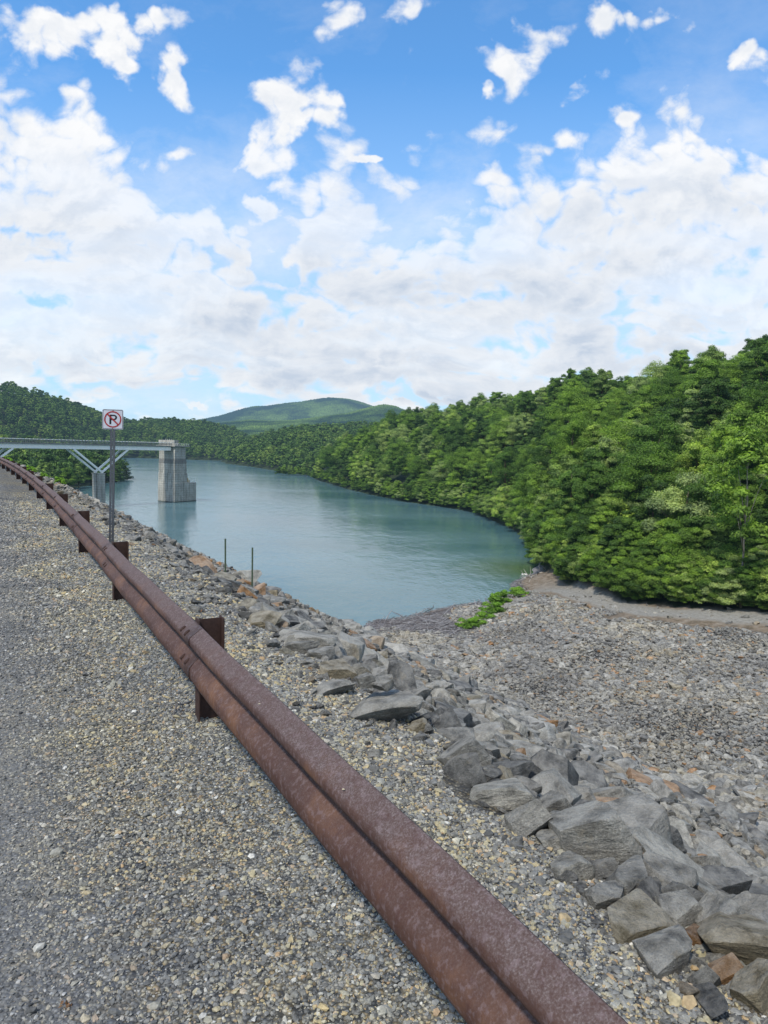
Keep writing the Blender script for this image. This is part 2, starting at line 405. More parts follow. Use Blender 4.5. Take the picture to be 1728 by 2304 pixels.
M['steel'] = simple('sign_post_steel', (.10, .105, .115), .5, .3, 40, metallic=.5)
M['green_pole'] = simple('green_pole', (.07, .10, .06), .7, .3, 20)
M['yellow'] = simple('yellow_gear', (.5, .33, .10), .6, .2)
M['straw'] = simple('straw', (.42, .36, .25), .8, .3, 60)
M['foam'] = simple('pale_board', (.75, .73, .68), .7, .1)
# rust
def rust():
    m, t, out = material('rust'); tc = t.n('ShaderNodeTexCoord'); P = tc.outputs['Object']
    g = t.n('ShaderNodeNewGeometry'); sp = t.n('ShaderNodeSeparateXYZ'); t.put(sp, 0, g.outputs['Normal'])
    n1 = t.noise(P, 2.0, 6, .65); n2 = t.noise(P, 150, 4, .65); n3 = t.noise(P, 11, 6, .65); n4 = t.noise(P, 45, 3, .6)
    base = t.ramp(n1, [(.3,(.048,.022,.017)),(.5,(.08,.036,.024)),(.66,(.17,.078,.038))])
    dusty = t.ramp(n2, [(.36,(.068,.041,.034)),(.52,(.104,.072,.065)),(.66,(.17,.138,.133))])
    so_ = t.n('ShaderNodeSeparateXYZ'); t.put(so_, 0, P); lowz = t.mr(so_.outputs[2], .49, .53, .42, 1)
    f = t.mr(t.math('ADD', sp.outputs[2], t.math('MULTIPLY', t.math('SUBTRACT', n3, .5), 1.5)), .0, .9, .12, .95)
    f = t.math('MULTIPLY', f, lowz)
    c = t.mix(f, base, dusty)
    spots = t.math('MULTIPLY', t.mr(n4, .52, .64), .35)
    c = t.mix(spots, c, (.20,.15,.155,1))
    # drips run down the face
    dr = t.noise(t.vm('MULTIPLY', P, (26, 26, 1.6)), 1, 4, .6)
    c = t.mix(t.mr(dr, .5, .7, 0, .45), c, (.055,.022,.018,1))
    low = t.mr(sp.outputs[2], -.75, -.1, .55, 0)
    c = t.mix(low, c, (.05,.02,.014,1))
    finish(t, out, c, .72, t.math('ADD', n2, n3), .35, .002, .3); return m
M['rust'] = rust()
M['post'] = simple('rusted_post', (.045, .024, .019), .85, .4, 20)
# concrete with lift lines
def concrete():
    m, t, out = material('tower_concrete'); tc = t.n('ShaderNodeTexCoord'); P = tc.outputs['Object']
    sp = t.n('ShaderNodeSeparateXYZ'); t.put(sp, 0, P)
    uvw = t.n('ShaderNodeCombineXYZ'); t.put(uvw, 0, t.math('ADD', t.math('MULTIPLY', sp.outputs[0], -.366), t.math('MULTIPLY', sp.outputs[1], 1.366))); t.put(uvw, 1, sp.outputs[2])
    br = t.n('ShaderNodeTexBrick'); t.put(br, 'Vector', uvw); t.put(br, 'Scale', 1.0); br.offset = 0.0
    t.put(br, 'Brick Width', 1.22); t.put(br, 'Row Height', .76); t.put(br, 'Mortar Size', .045); t.put(br, 'Mortar Smooth', .6)
    n = t.noise(P, .5, 7, .7); n2 = t.noise(t.vm('MULTIPLY', P, (1.6, 1.6, .12)), 1, 5, .6); n3 = t.noise(P, 4, 4, .7)
    c = t.ramp(n, [(.3,(.33,.32,.28)),(.7,(.50,.48,.42))])
    c = t.mix(1, c, t.ramp(n2, [(.3, g3(.55)), (.5, g3(.95)), (.7, g3(1.12))]), 'MULTIPLY')
    c = t.mix(1, c, t.ramp(n3, [(.3, g3(.8)), (.7, g3(1.15))]), 'MULTIPLY')
    ln = t.math('MULTIPLY', br.outputs['Fac'], t.mr(t.noise(P, 1.3, 3), .35, .6, .4, .95))
    c = t.mix(ln, c, (.12,.12,.11,1))
    # dark band where a lift weathered, wet foot
    band = t.math('MULTIPLY', t.mr(sp.outputs[2], 12.6, 12.9), t.mr(sp.outputs[2], 14.4, 14.2))
    c = t.mix(t.math('MULTIPLY', band, .6), c, (.12,.12,.12,1))
    c = t.mix(t.mr(sp.outputs[2], .55, .15, 0, .75), c, (.04,.045,.04,1))
    finish(t, out, c, .9, n3, .3, .02, .2); return m
M['concrete'] = concrete()
# water
def water():
    m, t, out = material('lake_water'); g = t.n('ShaderNodeNewGeometry'); P = g.outputs['Position']
    A = t.vm('MULTIPLY', P, (1.0, .45, 1))
    n1 = t.noise(A, 2.2, 4, .6); n2 = t.noise(A, .33, 4, .6); n3 = t.noise(t.vm('MULTIPLY', P, (.35, 1, 1)), .03, 4, .55)
    h = t.math('ADD', t.math('MULTIPLY', n1, .22), n2)
    dcol = t.mix(t.mr(n3, .35, .65), (.045,.115,.125,1), (.11,.20,.215,1))
    # shallow green over the sand by the tip of the spit
    tp = G(1196, 1282, 0); dd = t.vm('DISTANCE', P, (float(tp[0]), float(tp[1]), 0))
    dcol = t.mix(t.mr(dd, 16, 3, 0, .8), dcol, (.07,.11,.03,1))
    p = t.n('ShaderNodeBsdfPrincipled'); t.put(p, 'Base Color', dcol); t.put(p, 'Roughness', .12); t.put(p, 'IOR', 1.33)
    t.put(p, 'Specular IOR Level', .5)
    b = t.n('ShaderNodeBump'); t.put(b, 'Height', h); t.put(b, 'Strength', t.mr(n3, .35, .65, .35, 1.0)); t.put(b, 'Distance', .22); t.put(p, 'Normal', b)
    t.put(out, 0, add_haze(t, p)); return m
M['water'] = water()

# ---------------------------------------------------------------- terrain sheet
az_fine = np.arange(-.66, .66, .0035)
az_all = np.concatenate([np.arange(-math.pi, -.66, .03), az_fine, np.arange(.66, math.pi, .03)])
na = len(az_all)
rad = [.5]
while rad[-1] < 1500: rad.append(rad[-1]*1.0125+.004)
rad = rad+list(np.geomspace(1550, 9000, 14)); rad = np.array(rad); nr = len(rad)
AZ, RR = np.meshgrid(az_all, rad)
X = (np.sin(AZ)*RR).ravel(); Y = (np.cos(AZ)*RR).ravel()
zd, zf, zs, tt, UU, VV, az_, r_ = height(X, Y, True)
Zh = np.max(np.stack([zs[k] for k in zs]), 0); Zh = np.where(r_ > 1400, np.maximum(Zh, 2+r_*.004), Zh)
Z = np.maximum(np.maximum(zd, zf), np.maximum(Zh, -9))
verts = np.stack([X, Y, Z], 1)
z00 = float(height(np.array([0.]), np.array([0.]))[0])
verts = np.vstack([verts, [[0, 0, z00]]])
i = np.arange(nr-1)[:, None]*na; j = np.arange(na)[None]; j2 = (j+1) % na
quads = np.stack([(i+j), (i+na+j), (i+na+j2), (i+j2)], -1).reshape(-1, 4)[:, ::-1]
ci = len(verts)-1
tri = np.array([[ci, (k+1) % na, k] for k in range(na)])
me = D.meshes.new('ground'); 
fl = np.concatenate([quads.ravel(), tri.ravel()]).astype(np.int32)
me.vertices.add(len(verts)); me.vertices.foreach_set('co', verts.astype(np.float32).ravel())
me.loops.add(len(fl)); me.loops.foreach_set('vertex_index', fl)
ls = np.concatenate([np.arange(len(quads))*4, len(quads)*4+np.arange(len(tri))*3]).astype(np.int32)
me.polygons.add(len(ls)); me.polygons.foreach_set('loop_start', ls)
me.polygons.foreach_set('loop_total', np.concatenate([np.full(len(quads), 4), np.full(len(tri), 3)]).astype(np.int32))
me.update(calc_edges=True)
me.polygons.foreach_set('use_smooth', np.ones(len(ls), bool))
# zones
road_pl = np.array([G(a, b, c)[:2] for a, b, c in [(1216,1286,1.2),(1222,1300,1.5),(1240,1318,1.8),(1290,1334,2.2),(1366,1358,2.9),(1492,1380,3.8),(1728,1393,5),(2200,1420,7)]])
def dist_pl(X, Y, pl):
    best = np.full(len(X), 1e9)
    for a, b in zip(pl[:-1], pl[1:]):
        ab = b-a; t = np.clip(((X-a[0])*ab[0]+(Y-a[1])*ab[1])/(ab@ab), 0, 1)
        best = np.minimum(best, np.hypot(X-a[0]-ab[0]*t, Y-a[1]-ab[1]*t))
    return best
def zones(X, Y, zd, zf, Zh, V, Z):
    isd = (zd >= zf) & (zd >= Zh); isf = (zf > zd) & (zf >= Zh); ish = ~(isd | isf)
    edge = 2.3+fbm(X, Y, 1.3, 3)*.8+.5*np.clip(np.hypot(X, Y)/14, 0, 1)
    rip = np.where(isd, sm((V-edge)/.5), 0); rip = np.where(isf, 1, rip)
    wheel = np.where(isd, sm((.5-V)/.6), 0)
    drd = dist_pl(X, Y, road_pl)
    road = np.where(isf | ish, sm((np.where(ish, 3.0, 4.6)+fbm(X, Y, 5, 3)*3-drd)/1.2), 0)*(Z > .4)
    mud = np.where(isf, sm((.42+fbm(X, Y, 4, 3)*.4-Z)/.25), 0)*(1-road)
    fo = np.where(ish, 1, 0)
    global ctr; ctr = sm((2.6+fbm(X, Y, 4, 3)*1.6-drd)/1.0)*sm((np.hypot(X-26, Y-117)-14)/14)
    return wheel, rip, fo, road, mud
wheel, rip, fo, road, mud = zones(X, Y, zd, zf, Zh, VV, Z)
for nm, ch in (('zone', (wheel, rip, fo)), ('zone2', (road, mud, ctr))):
    ca = me.color_attributes.new(nm, 'FLOAT_COLOR', 'POINT')
    arr = np.ones((len(verts), 4), np.float32)
    for k in range(3): arr[:-1, k] = ch[k]
    ca.data.foreach_set('color', arr.ravel())
me.materials.append(M['terrain'])
ground = new_obj('ground', me); tag(ground, kind='structure')
# fast height lookup for placement
def H(x, y): return float(height(np.array([x]), np.array([y]))[0])

# water sheet
b = MB(); n = 64
b.add([(0, 0, 0)]+[(9500*math.cos(2*math.pi*k/n), 9500*math.sin(2*math.pi*k/n), 0) for k in range(n)], [(0, 1+k, 1+(k+1) % n) for k in range(n)])
w_ = b.build('water', M['water']); tag(w_, kind='structure')

# far mountains
def mountain(name, sil, r0, r1, z0, mat, seed):
    azs = np.linspace(azof(sil[0][0]), azof(sil[-1][0]), 520)
    sa = []; sz = []
    for x, y in sil:
        d = ray(x, y); sa.append(math.atan2(d[0], d[1])); sz.append(d[2]/math.hypot(d[0], d[1]))
    zr = 20+np.interp(azs, sa, sz)*r1
    zr = np.convolve(np.pad(zr, 6, 'edge'), np.ones(13)/13, 'valid')
    T = np.linspace(0, 1.25, 260)
    A, TT = np.meshgrid(azs, T)
    RRr = r0+(r1-r0)*TT; Xm = np.sin(A)*RRr; Ym = np.cos(A)*RRr
    prof = np.where(TT < 1, TT**.85, 1-(TT-1)*1.2)
    Zr = np.broadcast_to(zr, A.shape)
    spur = fbm(Xm+seed, Ym*.45, 420, 4, 2)*150*np.clip(np.sin(np.clip(TT, 0, 1)*math.pi), 0, 1)
    Zm = z0+(Zr-z0)*prof+spur*(Zr-z0)/260
    Zm = Zm+(rng.random(A.shape)-.5)*6.5
    V = np.stack([Xm.ravel(), Ym.ravel(), Zm.ravel()], 1); nn = len(azs)
    i = np.arange(len(T)-1)[:, None]*nn; j = np.arange(nn-1)[None]
    q = np.stack([i+j, i+j+1, i+nn+j+1, i+nn+j], -1).reshape(-1, 4)
    o = new_obj(name, mesh_np(name, V, q, False, mat)); tag(o, kind='structure')
def mountain_mat():
    m, t, out = material('wooded_mountain'); g = t.n('ShaderNodeNewGeometry'); P = g.outputs['Position']
    n = t.noise(P, .004, 6, .6); n2 = t.noise(P, .08, 3, .6)
    c = t.ramp(n, [(.40,(.018,.045,.02)),(.5,(.07,.12,.03)),(.6,(.13,.20,.045))])  # dark patches imitate cloud shadows, painted into the forest colour
    c = t.mix(1, c, t.ramp(n2, [(.3, g3(.6)), (.7, g3(1.4))]), 'MULTIPLY')
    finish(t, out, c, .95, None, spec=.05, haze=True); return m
M['mountain'] = mountain_mat()
mountain('mountain', [(380,965),(420,955),(437,946),(496,935),(540,921),(568,914),(601,913),(640,907),(673,904),(710,898),(741,894),(779,897),(800,901),(821,907),(850,918),(900,930),(980,960)], 2700, 4300, 40, M['mountain'], 0)
mountain('foothills', [(400,975),(440,958),(500,952),(560,945),(610,948),(660,946),(720,938),(780,930),(830,917),(855,911),(871,910),(890,914),(905,920),(960,945),(1010,965)], 1500, 2400, 25, M['mountain'], 900)

# ---------------------------------------------------------------- library meshes (not linked to the scene themselves)
def lib(name): return D.collections.new(name)
def instancer(name, pts, rot, scl, idx, coll, mat=None):
    me = D.meshes.new(name); me.vertices.add(len(pts)); me.vertices.foreach_set('co', np.asarray(pts, np.float32).ravel())
    a = me.attributes.new('rot', 'FLOAT_VECTOR', 'POINT'); a.data.foreach_set('vector', np.asarray(rot, np.float32).ravel())
    a = me.attributes.new('scl', 'FLOAT_VECTOR', 'POINT'); a.data.foreach_set('vector', np.asarray(scl, np.float32).ravel())
    a = me.attributes.new('idx', 'INT', 'POINT'); a.data.foreach_set('value', np.asarray(idx, np.int32))
    o = new_obj(name, me)
    ng = D.node_groups.new(name, 'GeometryNodeTree')
    ng.interface.new_socket('Geometry', in_out='INPUT', socket_type='NodeSocketGeometry')
    ng.interface.new_socket('Geometry', in_out='OUTPUT', socket_type='NodeSocketGeometry')
    N = ng.nodes; L = ng.links
    gi = N.new('NodeGroupInput'); go = N.new('NodeGroupOutput')
    ci = N.new('GeometryNodeCollectionInfo'); ci.inputs['Collection'].default_value = coll
    ci.inputs['Separate Children'].default_value = True; ci.inputs['Reset Children'].default_value = True
    ip = N.new('GeometryNodeInstanceOnPoints'); ip.inputs['Pick Instance'].default_value = True
    def attr(nm, typ):
        n = N.new('GeometryNodeInputNamedAttribute'); n.data_type = typ; n.inputs[0].default_value = nm; return n.outputs[0]
    L.new(gi.outputs[0], ip.inputs['Points']); L.new(ci.outputs[0], ip.inputs['Instance'])
    L.new(attr('idx', 'INT'), ip.inputs['Instance Index'])
    er = N.new('FunctionNodeEulerToRotation'); L.new(attr('rot', 'FLOAT_VECTOR'), er.inputs[0]); L.new(er.outputs[0], ip.inputs['Rotation'])
    L.new(attr('scl', 'FLOAT_VECTOR'), ip.inputs['Scale'])
    L.new(ip.outputs[0], go.inputs[0])
    md = o.modifiers.new('scatter', 'NODES'); md.node_group = ng
    return o
import bmesh
def ico(sub):
    bm = bmesh.new(); bmesh.ops.create_icosphere(bm, subdivisions=sub, radius=1.0)
    V = np.array([v.co[:] for v in bm.verts]); Fc = np.array([[v.index for v in f.verts] for f in bm.faces]); bm.free(); return V, Fc
def noise3(P, s, seed):
    q = P/s+seed*3.7
    return vnoise(q[:, 0]+q[:, 2]*1.3, q[:, 1]-q[:, 2]*.7, 1, seed % 4)+vnoise(q[:, 1]+31, q[:, 2]+q[:, 0]*.4, 1, (seed+1) % 4)
def rock_mesh(name, sub, seed, cuts, sc, mat, amp=.05, smooth=False):
    V, Fc = ico(sub); r = np.random.default_rng(seed)
    ax3 = np.vstack([np.eye(3), -np.eye(3)])
    for c_ in range(cuts):
        if c_ < 6: nrm = ax3[c_]+r.normal(0, .24, 3); dd = r.uniform(.50, .68)
        else: nrm = r.normal(size=3); dd = r.uniform(.55, .86)
        nrm = nrm/np.linalg.norm(nrm)
        k = V@nrm; ex = np.clip(k-dd, 0, None); V = V-nrm*ex[:, None]*.97
    dirv = V/np.linalg.norm(V, axis=1)[:, None]
    V = V+dirv*(noise3(V, .8, seed)*amp*2.0+noise3(V, .3, seed+5)*amp+noise3(V, .12, seed+9)*amp*.5)[:, None]
    # bedding steps
    V = V*np.array(sc)
    me = mesh_np(name, V, Fc, smooth, mat)
    return me

# pebbles
peb = lib('pebble_shapes')
for k in range(8):
    V, Fc = ico(1); r = np.random.default_rng(50+k)
    for _ in range(5):
        nrm = r.normal(size=3); nrm /= np.linalg.norm(nrm); dd = r.uniform(.45, .8); V = V-nrm*np.clip(V@nrm-dd, 0, None)[:, None]
    V = V*np.array([1, r.uniform(.55, .9), r.uniform(.3, .6)])
    o = D.objects.new('pebble_%02d' % k, mesh_np('pebble', V, Fc, False, M['pebble'])); peb.objects.link(o)
def in_view(P, m=40):
    d = P-EYE; z = d@Fv; x = 864+FPX*(d@Rv)/np.maximum(z, .1); y = 1152-FPX*(d@Uv)/np.maximum(z, .1)
    return (z > .3) & (x > -m) & (x < 1728+m) & (y < 2304+m) & (y > -m)
def ground_pts(n, dmin, dmax, vmin, vmax, power=1.0):
    a = rng.uniform(-.62, .62, n); t = rng.random(n)
    r = (dmin**power+(dmax**power-dmin**power)*t)**(1/power)
    X = np.sin(a)*r; Y = np.cos(a)*r
    U, V = uv(X, Y); k = (V > vmin) & (V < vmax)
    X, Y = X[k], Y[k]; z = height(X, Y); P = np.stack([X, Y, z], 1); k2 = in_view(P, 120); return P[k2]
rg_ = np.linspace(1.35, 26, 400); sg_ = 1+.13*np.clip(rg_-3, 0, 40); pdf = rg_/sg_**2; cdf = np.cumsum(pdf); cdf /= cdf[-1]
nP = 640000; r_p = np.interp(rng.random(nP), cdf, rg_); a_p = rng.uniform(-.62, .62, nP); Xp = np.sin(a_p)*r_p; Yp = np.cos(a_p)*r_p
kk_ = in_view(np.stack([Xp, Yp, np.full(nP, 18.2)], 1), 150); Xp, Yp = Xp[kk_], Yp[kk_]
U_, V_ = uv(Xp, Yp); kk_ = (V_ > -9) & (V_ < 2.55+fbm(Xp, Yp, 1.3, 3)*1.0+.035*np.hypot(Xp, Yp)); kk_ &= rng.random(len(kk_)) > .45*sm((.2-V_+fbm(Xp, Yp, .9, 3)*1.2)/.9); Xp, Yp = Xp[kk_], Yp[kk_]
Pp = np.stack([Xp, Yp, height(Xp, Yp)], 1); Pp = Pp[in_view(Pp, 60)]
n = len(Pp); dist = np.hypot(Pp[:, 0], Pp[:, 1])
U_, V_ = uv(Pp[:, 0], Pp[:, 1])
sz = .0065*np.exp(rng.normal(0, .45, n))*(1+.13*np.clip(dist-3, 0, 40))*(1+.35*sm((V_-1.0)/1.2))*(1-.30*sm((.5-V_)/.7)); sz = np.clip(sz, .003, .045)*np.clip((28-dist)/8, .35, 1)
rot = np.stack([rng.normal(0, .35, n), rng.normal(0, .35, n), rng.uniform(0, 6.28, n)], 1)
Pp[:, 2] += sz*.15
gv = instancer('gravel', Pp, rot, np.repeat(sz[:, None], 3, 1), rng.integers(0, 8, n), peb)
tag(gv, 'loose grey and ochre gravel covering the crest road and shoulder', 'gravel', kind='stuff')

# ---------------------------------------------------------------- riprap rocks
rock_scale = [(1,.8,.55),(1,.7,.5),(1,.9,.75),(1,.6,.35),(1,.75,.65),(1,.85,.45),(1,.65,.6),(1,.9,.6),(1,.55,.3),(1,.8,.8)]
ROCKS = [rock_mesh('rock_shape', 5, 100+k, 11+k % 5, rock_scale[k], M['rock'], .022) for k in range(10)]
def rmesh(k, mat):
    key = 'rockm_%d_%s' % (k, mat)
    if key in D.meshes: return D.meshes[key]
    m = ROCKS[k].copy(); m.name = key; m.materials.clear(); m.materials.append(M[mat]); return m
def surf_hit(x, y, lift=.05):
    d = ray(x, y); d = d/np.linalg.norm(d)
    ts = np.concatenate([np.arange(2, 30, .05), np.arange(30, 200, .4)])
    P = EYE+d*ts[:, None]; z = height(P[:, 0], P[:, 1])+lift
    g_ = P[:, 2]-z
    k = np.argmax(g_ < 0) if (g_ < 0).any() else 0
    if k == 0: k = int(np.argmin(np.where((ts > 20) & (ts < 90), g_, 1e9)))
    return P[k]
# (px, py, width px, height px, shape, material, tilt, label)
HAND = [
 (1042,1697,88,76,2,'grey',.2,'rounded dark grey boulder at the gravel edge with a shadowed hollow below it'),
 (1062,1648,84,48,5,'grey',.1,'broad dark grey rock just above the rounded boulder at the gravel edge'),
 (1108,1688,64,44,0,'rock',.2,'small grey rock wedged right of the rounded boulder at the gravel edge'),
 (1132,1725,96,52,1,'dark',.1,'long dark grey rock lying left of the orange brown block'),
 (1180,1695,88,60,7,'grey',.3,'grey rock with a curved top behind the orange brown block'),
 (1148,1636,84,52,0,'grey',.2,'pale grey boulder behind the long dark rock beside the gravel edge'),
 (1240,1712,40,32,4,'orange',.4,'small orange rock just right above the orange brown block'),
 (1214,1757,72,60,4,'orange',.3,'orange brown angular block in the riprap beside the gravel'),
 (1140,1774,112,68,0,'grey',.15,'grey wedge-shaped rock left of the orange brown block'),
 (1188,1828,106,112,6,'grey',.7,'tall leaning angular grey block at the gravel edge below the orange brown block'),
 (1243,1803,66,64,2,'grey',.3,'grey rock tucked between the leaning block and the large smooth boulder'),
 (1353,1780,104,64,5,'grey',.2,'flat topped pale grey rock above the dark-faced boulder'),
 (1403,1833,124,92,7,'grey',.35,'big boulder with a pale top and a dark broken face'),
 (1328,1868,144,104,2,'grey',.1,'large smooth rounded grey boulder in the middle of the near riprap'),
 (1361,1934,70,84,6,'rock',.8,'upright oval grey rock with white specks below the smooth boulder'),
 (1412,1965,96,104,1,'grey',.4,'dark grey sloping slab right of the upright oval rock'),
 (1484,1952,104,80,5,'grey',.2,'grey rock with a sharp undercut edge right of the sloping slab'),
 (1290,1938,72,70,0,'grey',.5,'flat grey rock left of the upright oval rock at the gravel edge'),
 (1252,1872,56,62,7,'grey',.4,'grey rock half buried in gravel under the leaning block'),
 (1361,2005,84,64,1,'grey',.3,'grey wedge half sunk in the gravel below the upright oval rock'),
 (1446,2060,120,74,0,'tan',.1,'pale topped rock sitting on the gravel edge above the long slab'),
 (1522,2031,94,68,4,'grey',.2,'dark grey rock behind the pale topped rock of the gravel edge'),
 (1612,1985,98,106,9,'dark',.2,'blocky dark layered boulder near the right side of the riprap'),
 (1614,2052,82,72,2,'grey',.2,'rounded grey rock just under the blocky layered boulder'),
 (1496,2128,120,92,3,'grey',.5,'long pale grey slab sloping down into the gravel'),
 (1583,2187,60,92,6,'grey',1.0,'grey slab standing on edge beside the long sloping slab'),
 (1668,2092,150,100,5,'tan',.15,'largest tan boulder at the lower right of the riprap'),
 (1704,2210,90,140,9,'tan',.3,'rough tan and grey boulder at the bottom right corner'),
 (1636,2170,68,92,6,'orange',.6,'brown sheared slab between the standing slab and the tan boulders'),
 (1627,1925,108,66,0,'grey',.2,'pale grey boulder above the blocky layered boulder'),
 (1700,1965,88,62,7,'grey',.2,'grey boulder at the right edge level with the blocky layered boulder'),
 (1700,2018,84,64,2,'grey',.2,'second rounded grey boulder down from the right edge boulder'),
 (1577,1870,56,30,4,'orange',.2,'flat orange rock lying among grey rocks far right of the smooth boulder'),
 (1530,1820,96,44,8,'tan',.4,'cracked brown shale slab behind the boulder with the dark face'),
 (1468,1845,46,88,6,'grey',.9,'narrow upright rock leaning on the right of the dark-faced boulder'),
 (868,1584,150,74,5,'grey',.1,'great flat grey boulder at the gravel edge carrying two round rocks'),
 (750,1537,98,52,8,'grey',.35,'long cracked grey slab left of the two round rocks'),
 (822,1530,42,40,2,'grey',.1,'left one of the two round rocks resting on the flat boulder'),
 (864,1535,48,34,7,'grey',.1,'right one of the two round rocks resting on the flat boulder'),
 (763,1502,76,52,0,'tan',.3,'tan blotched boulder behind the long cracked slab'),
 (676,1447,62,40,1,'grey',.3,'grey pointed rock at the left of the pale rock heap'),
 (946,1622,46,50,4,'tan',.4,'buff yellow rock beside the right end of the flat boulder'),
 (942,1582,20,34,8,'orange',1.2,'thin orange shard standing at the end of the flat boulder'),
 (548,1301,60,50,1,'grey',.4,'big elongated dark grey boulder near the crest by the marker poles'),
 (615,1304,26,20,9,'tan',.1,'small square brown rock on the skyline of the slope above the water'),
 (607,1328,56,22,8,'dark',.1,'flat layered slab just below the square brown skyline rock'),
 (533,1267,34,20,5,'grey',.2,'flat grey rock on the skyline beside the nearer marker pole'),
 (729,1402,52,42,7,'grey',.3,'grey blocky rock on the slope edge above the water right of the nearest tall post'),
 (792,1445,64,46,0,'grey',.3,'pointed grey rock behind the tan blotched boulder'),
 (776,1470,52,44,1,'rock',.5,'light grey wedge standing behind the tan blotched boulder'),
 (828,1487,58,36,9,'dark',.2,'dark hollow-faced block above the two round rocks'),
 (856,1443,44,32,4,'tan',.2,'tan rock on the edge of the slope above the drift-covered shore'),
 (1700,1880,60,34,5,'rock',.2,'flat pale rock near the right edge above the boulders'),
]
placed = []; HR = {}
for (px, py, w, h, k, mat, tilt, lab) in HAND:
    for lf in (.05, .15, .3, .45, .6, .8):
        p = surf_hit(px, py+h*.15, lf)
        if np.linalg.norm(p-EYE) < (9 if px > 1000 else 16 if px > 700 else 30): break
    dd = np.linalg.norm(p-EYE); dd = min(dd, 60)
    s = w/1597*dd*.74
    zz = H(p[0], p[1])
    o = new_obj('rock', rmesh(k, mat)); o.location = (p[0], p[1], zz+s*.16)
    hs = np.clip((h/w)/.7, .7, 1.35)
    o.scale = (s, s, s*hs)
    o.rotation_euler = (random.uniform(-.3, .3)+tilt*.3, random.uniform(-.2, .2)-tilt*.5, random.uniform(-.5, .5)+.2)
    tag(o, lab, 'rock', 'rocks of the riprap slope')
    placed.append((p[0], p[1], s*1.15)); HR[lab] = (o, dd, s)
    if 'two round rocks resting' in lab:
        bo, bd_, bs = HR['great flat grey boulder at the gravel edge carrying two round rocks']
        q = at(px, py, math.hypot(bo.location[0], bo.location[1])+.02); s = w/1597*bd_*.66; o.location = tuple(q); o.scale = (s, s, s*.95)
# the rest of the riprap
cand = []
cell = {}
def free(x, y, s, f=.72):
    ix, iy = int(x//1), int(y//1)
    for a in range(ix-2, ix+3):
        for b_ in range(iy-2, iy+3):
            for (qx, qy, qs) in cell.get((a, b_), ()):
                if (qx-x)**2+(qy-y)**2 < (f*(qs+s))**2: return False
    return True
def put(x, y, s): cell.setdefault((int(x//1), int(y//1)), []).append((x, y, s))
for q in placed: put(*q)
nT = 170000
uu = rng.uniform(0, 1, nT)**1.8*125-6; vv = 2.35+rng.gamma(1.25, 4.5, nT)*1.0
xs, ys, h_ = axis(uu); Xc = xs+np.cos(h_)*vv; Yc = ys+np.sin(h_)*vv
zc = height(Xc, Yc); zdc, zfc, zsc, _t, Uc, Vc, _a, _r = height(Xc, Yc, True)
Zhc = np.max(np.stack([zsc[k] for k in zsc]), 0)
wz, rp, fz, rz, mz = zones(Xc, Yc, zdc, zfc, Zhc, Vc, zc)
ok = (rp > .45) & (zdc >= zfc) & (zc > -.6) & in_view(np.stack([Xc, Yc, zc], 1), 150)
for q in np.nonzero(ok)[0]:
    big = np.exp(-((vv[q]-4.0)/3.0)**2)
    s = rng.choice([.075, .11, .15, .20, .26], p=[.28, .28, .23, .14, .07])*(.92+.3*big)*rng.uniform(.8, 1.2)
    if uu[q] > 11: s = min(s, .26)*.82
    if free(Xc[q], Yc[q], s, .5):
        put(Xc[q], Yc[q], s)
        d_ = math.hypot(Xc[q], Yc[q]); cand.append((s/d_*(1 if in_view(np.array([[Xc[q], Yc[q], zc[q]]]), 0)[0] else .05), Xc[q], Yc[q], zc[q], s))
cand.sort(key=lambda c: -c[0])
NI = 300-len(HAND)
for q, (a, x, y, z, s) in enumerate(cand[:NI]):
    kk = rng.integers(0, 10)
    mt = rng.choice(['grey', 'dark', 'tan', 'orange'], p=[.72, .14, .10, .04])
    o = new_obj('rock', rmesh(kk, mt)); s = s*1.15
    o.location = (x, y, z+s*rng.uniform(.02, .25)); o.scale = (s*rng.uniform(.9, 1.3), s, s*rng.uniform(.8, 1.2))
    o.rotation_euler = (rng.normal(0, .35), rng.normal(.3, .35), rng.uniform(0, 6.28))
    tag(o, {'grey': 'angular grey rock loose among the riprap of the dam slope', 'dark': 'angular blackish rock loose among the riprap of the dam slope', 'tan': 'angular buff tan rock loose among the riprap of the dam slope', 'orange': 'angular rusty orange rock loose among the riprap of the dam slope'}[mt], 'rock', {'grey': 'grey riprap rocks', 'dark': 'blackish riprap rocks', 'tan': 'tan riprap rocks', 'orange': 'orange riprap rocks'}[mt])
rub = lib('rubble_shapes')
for k in range(10):
    o = D.objects.new('stone_%02d' % k, rock_mesh('stone', 3, 300+k, 11, rock_scale[k], M['rubble'], .03)); rub.objects.link(o)
rest = cand[NI:]
pts = []; scl = []; rots = []
for (a, x, y, z, s) in rest:
    pts.append((x, y, z+s*.1)); ss = s*1.15; scl.append((ss*rng.uniform(.9, 1.3), ss, ss*rng.uniform(.7, 1.2))); rots.append((rng.normal(0, .3), rng.normal(.2, .3), rng.uniform(0, 6.28)))
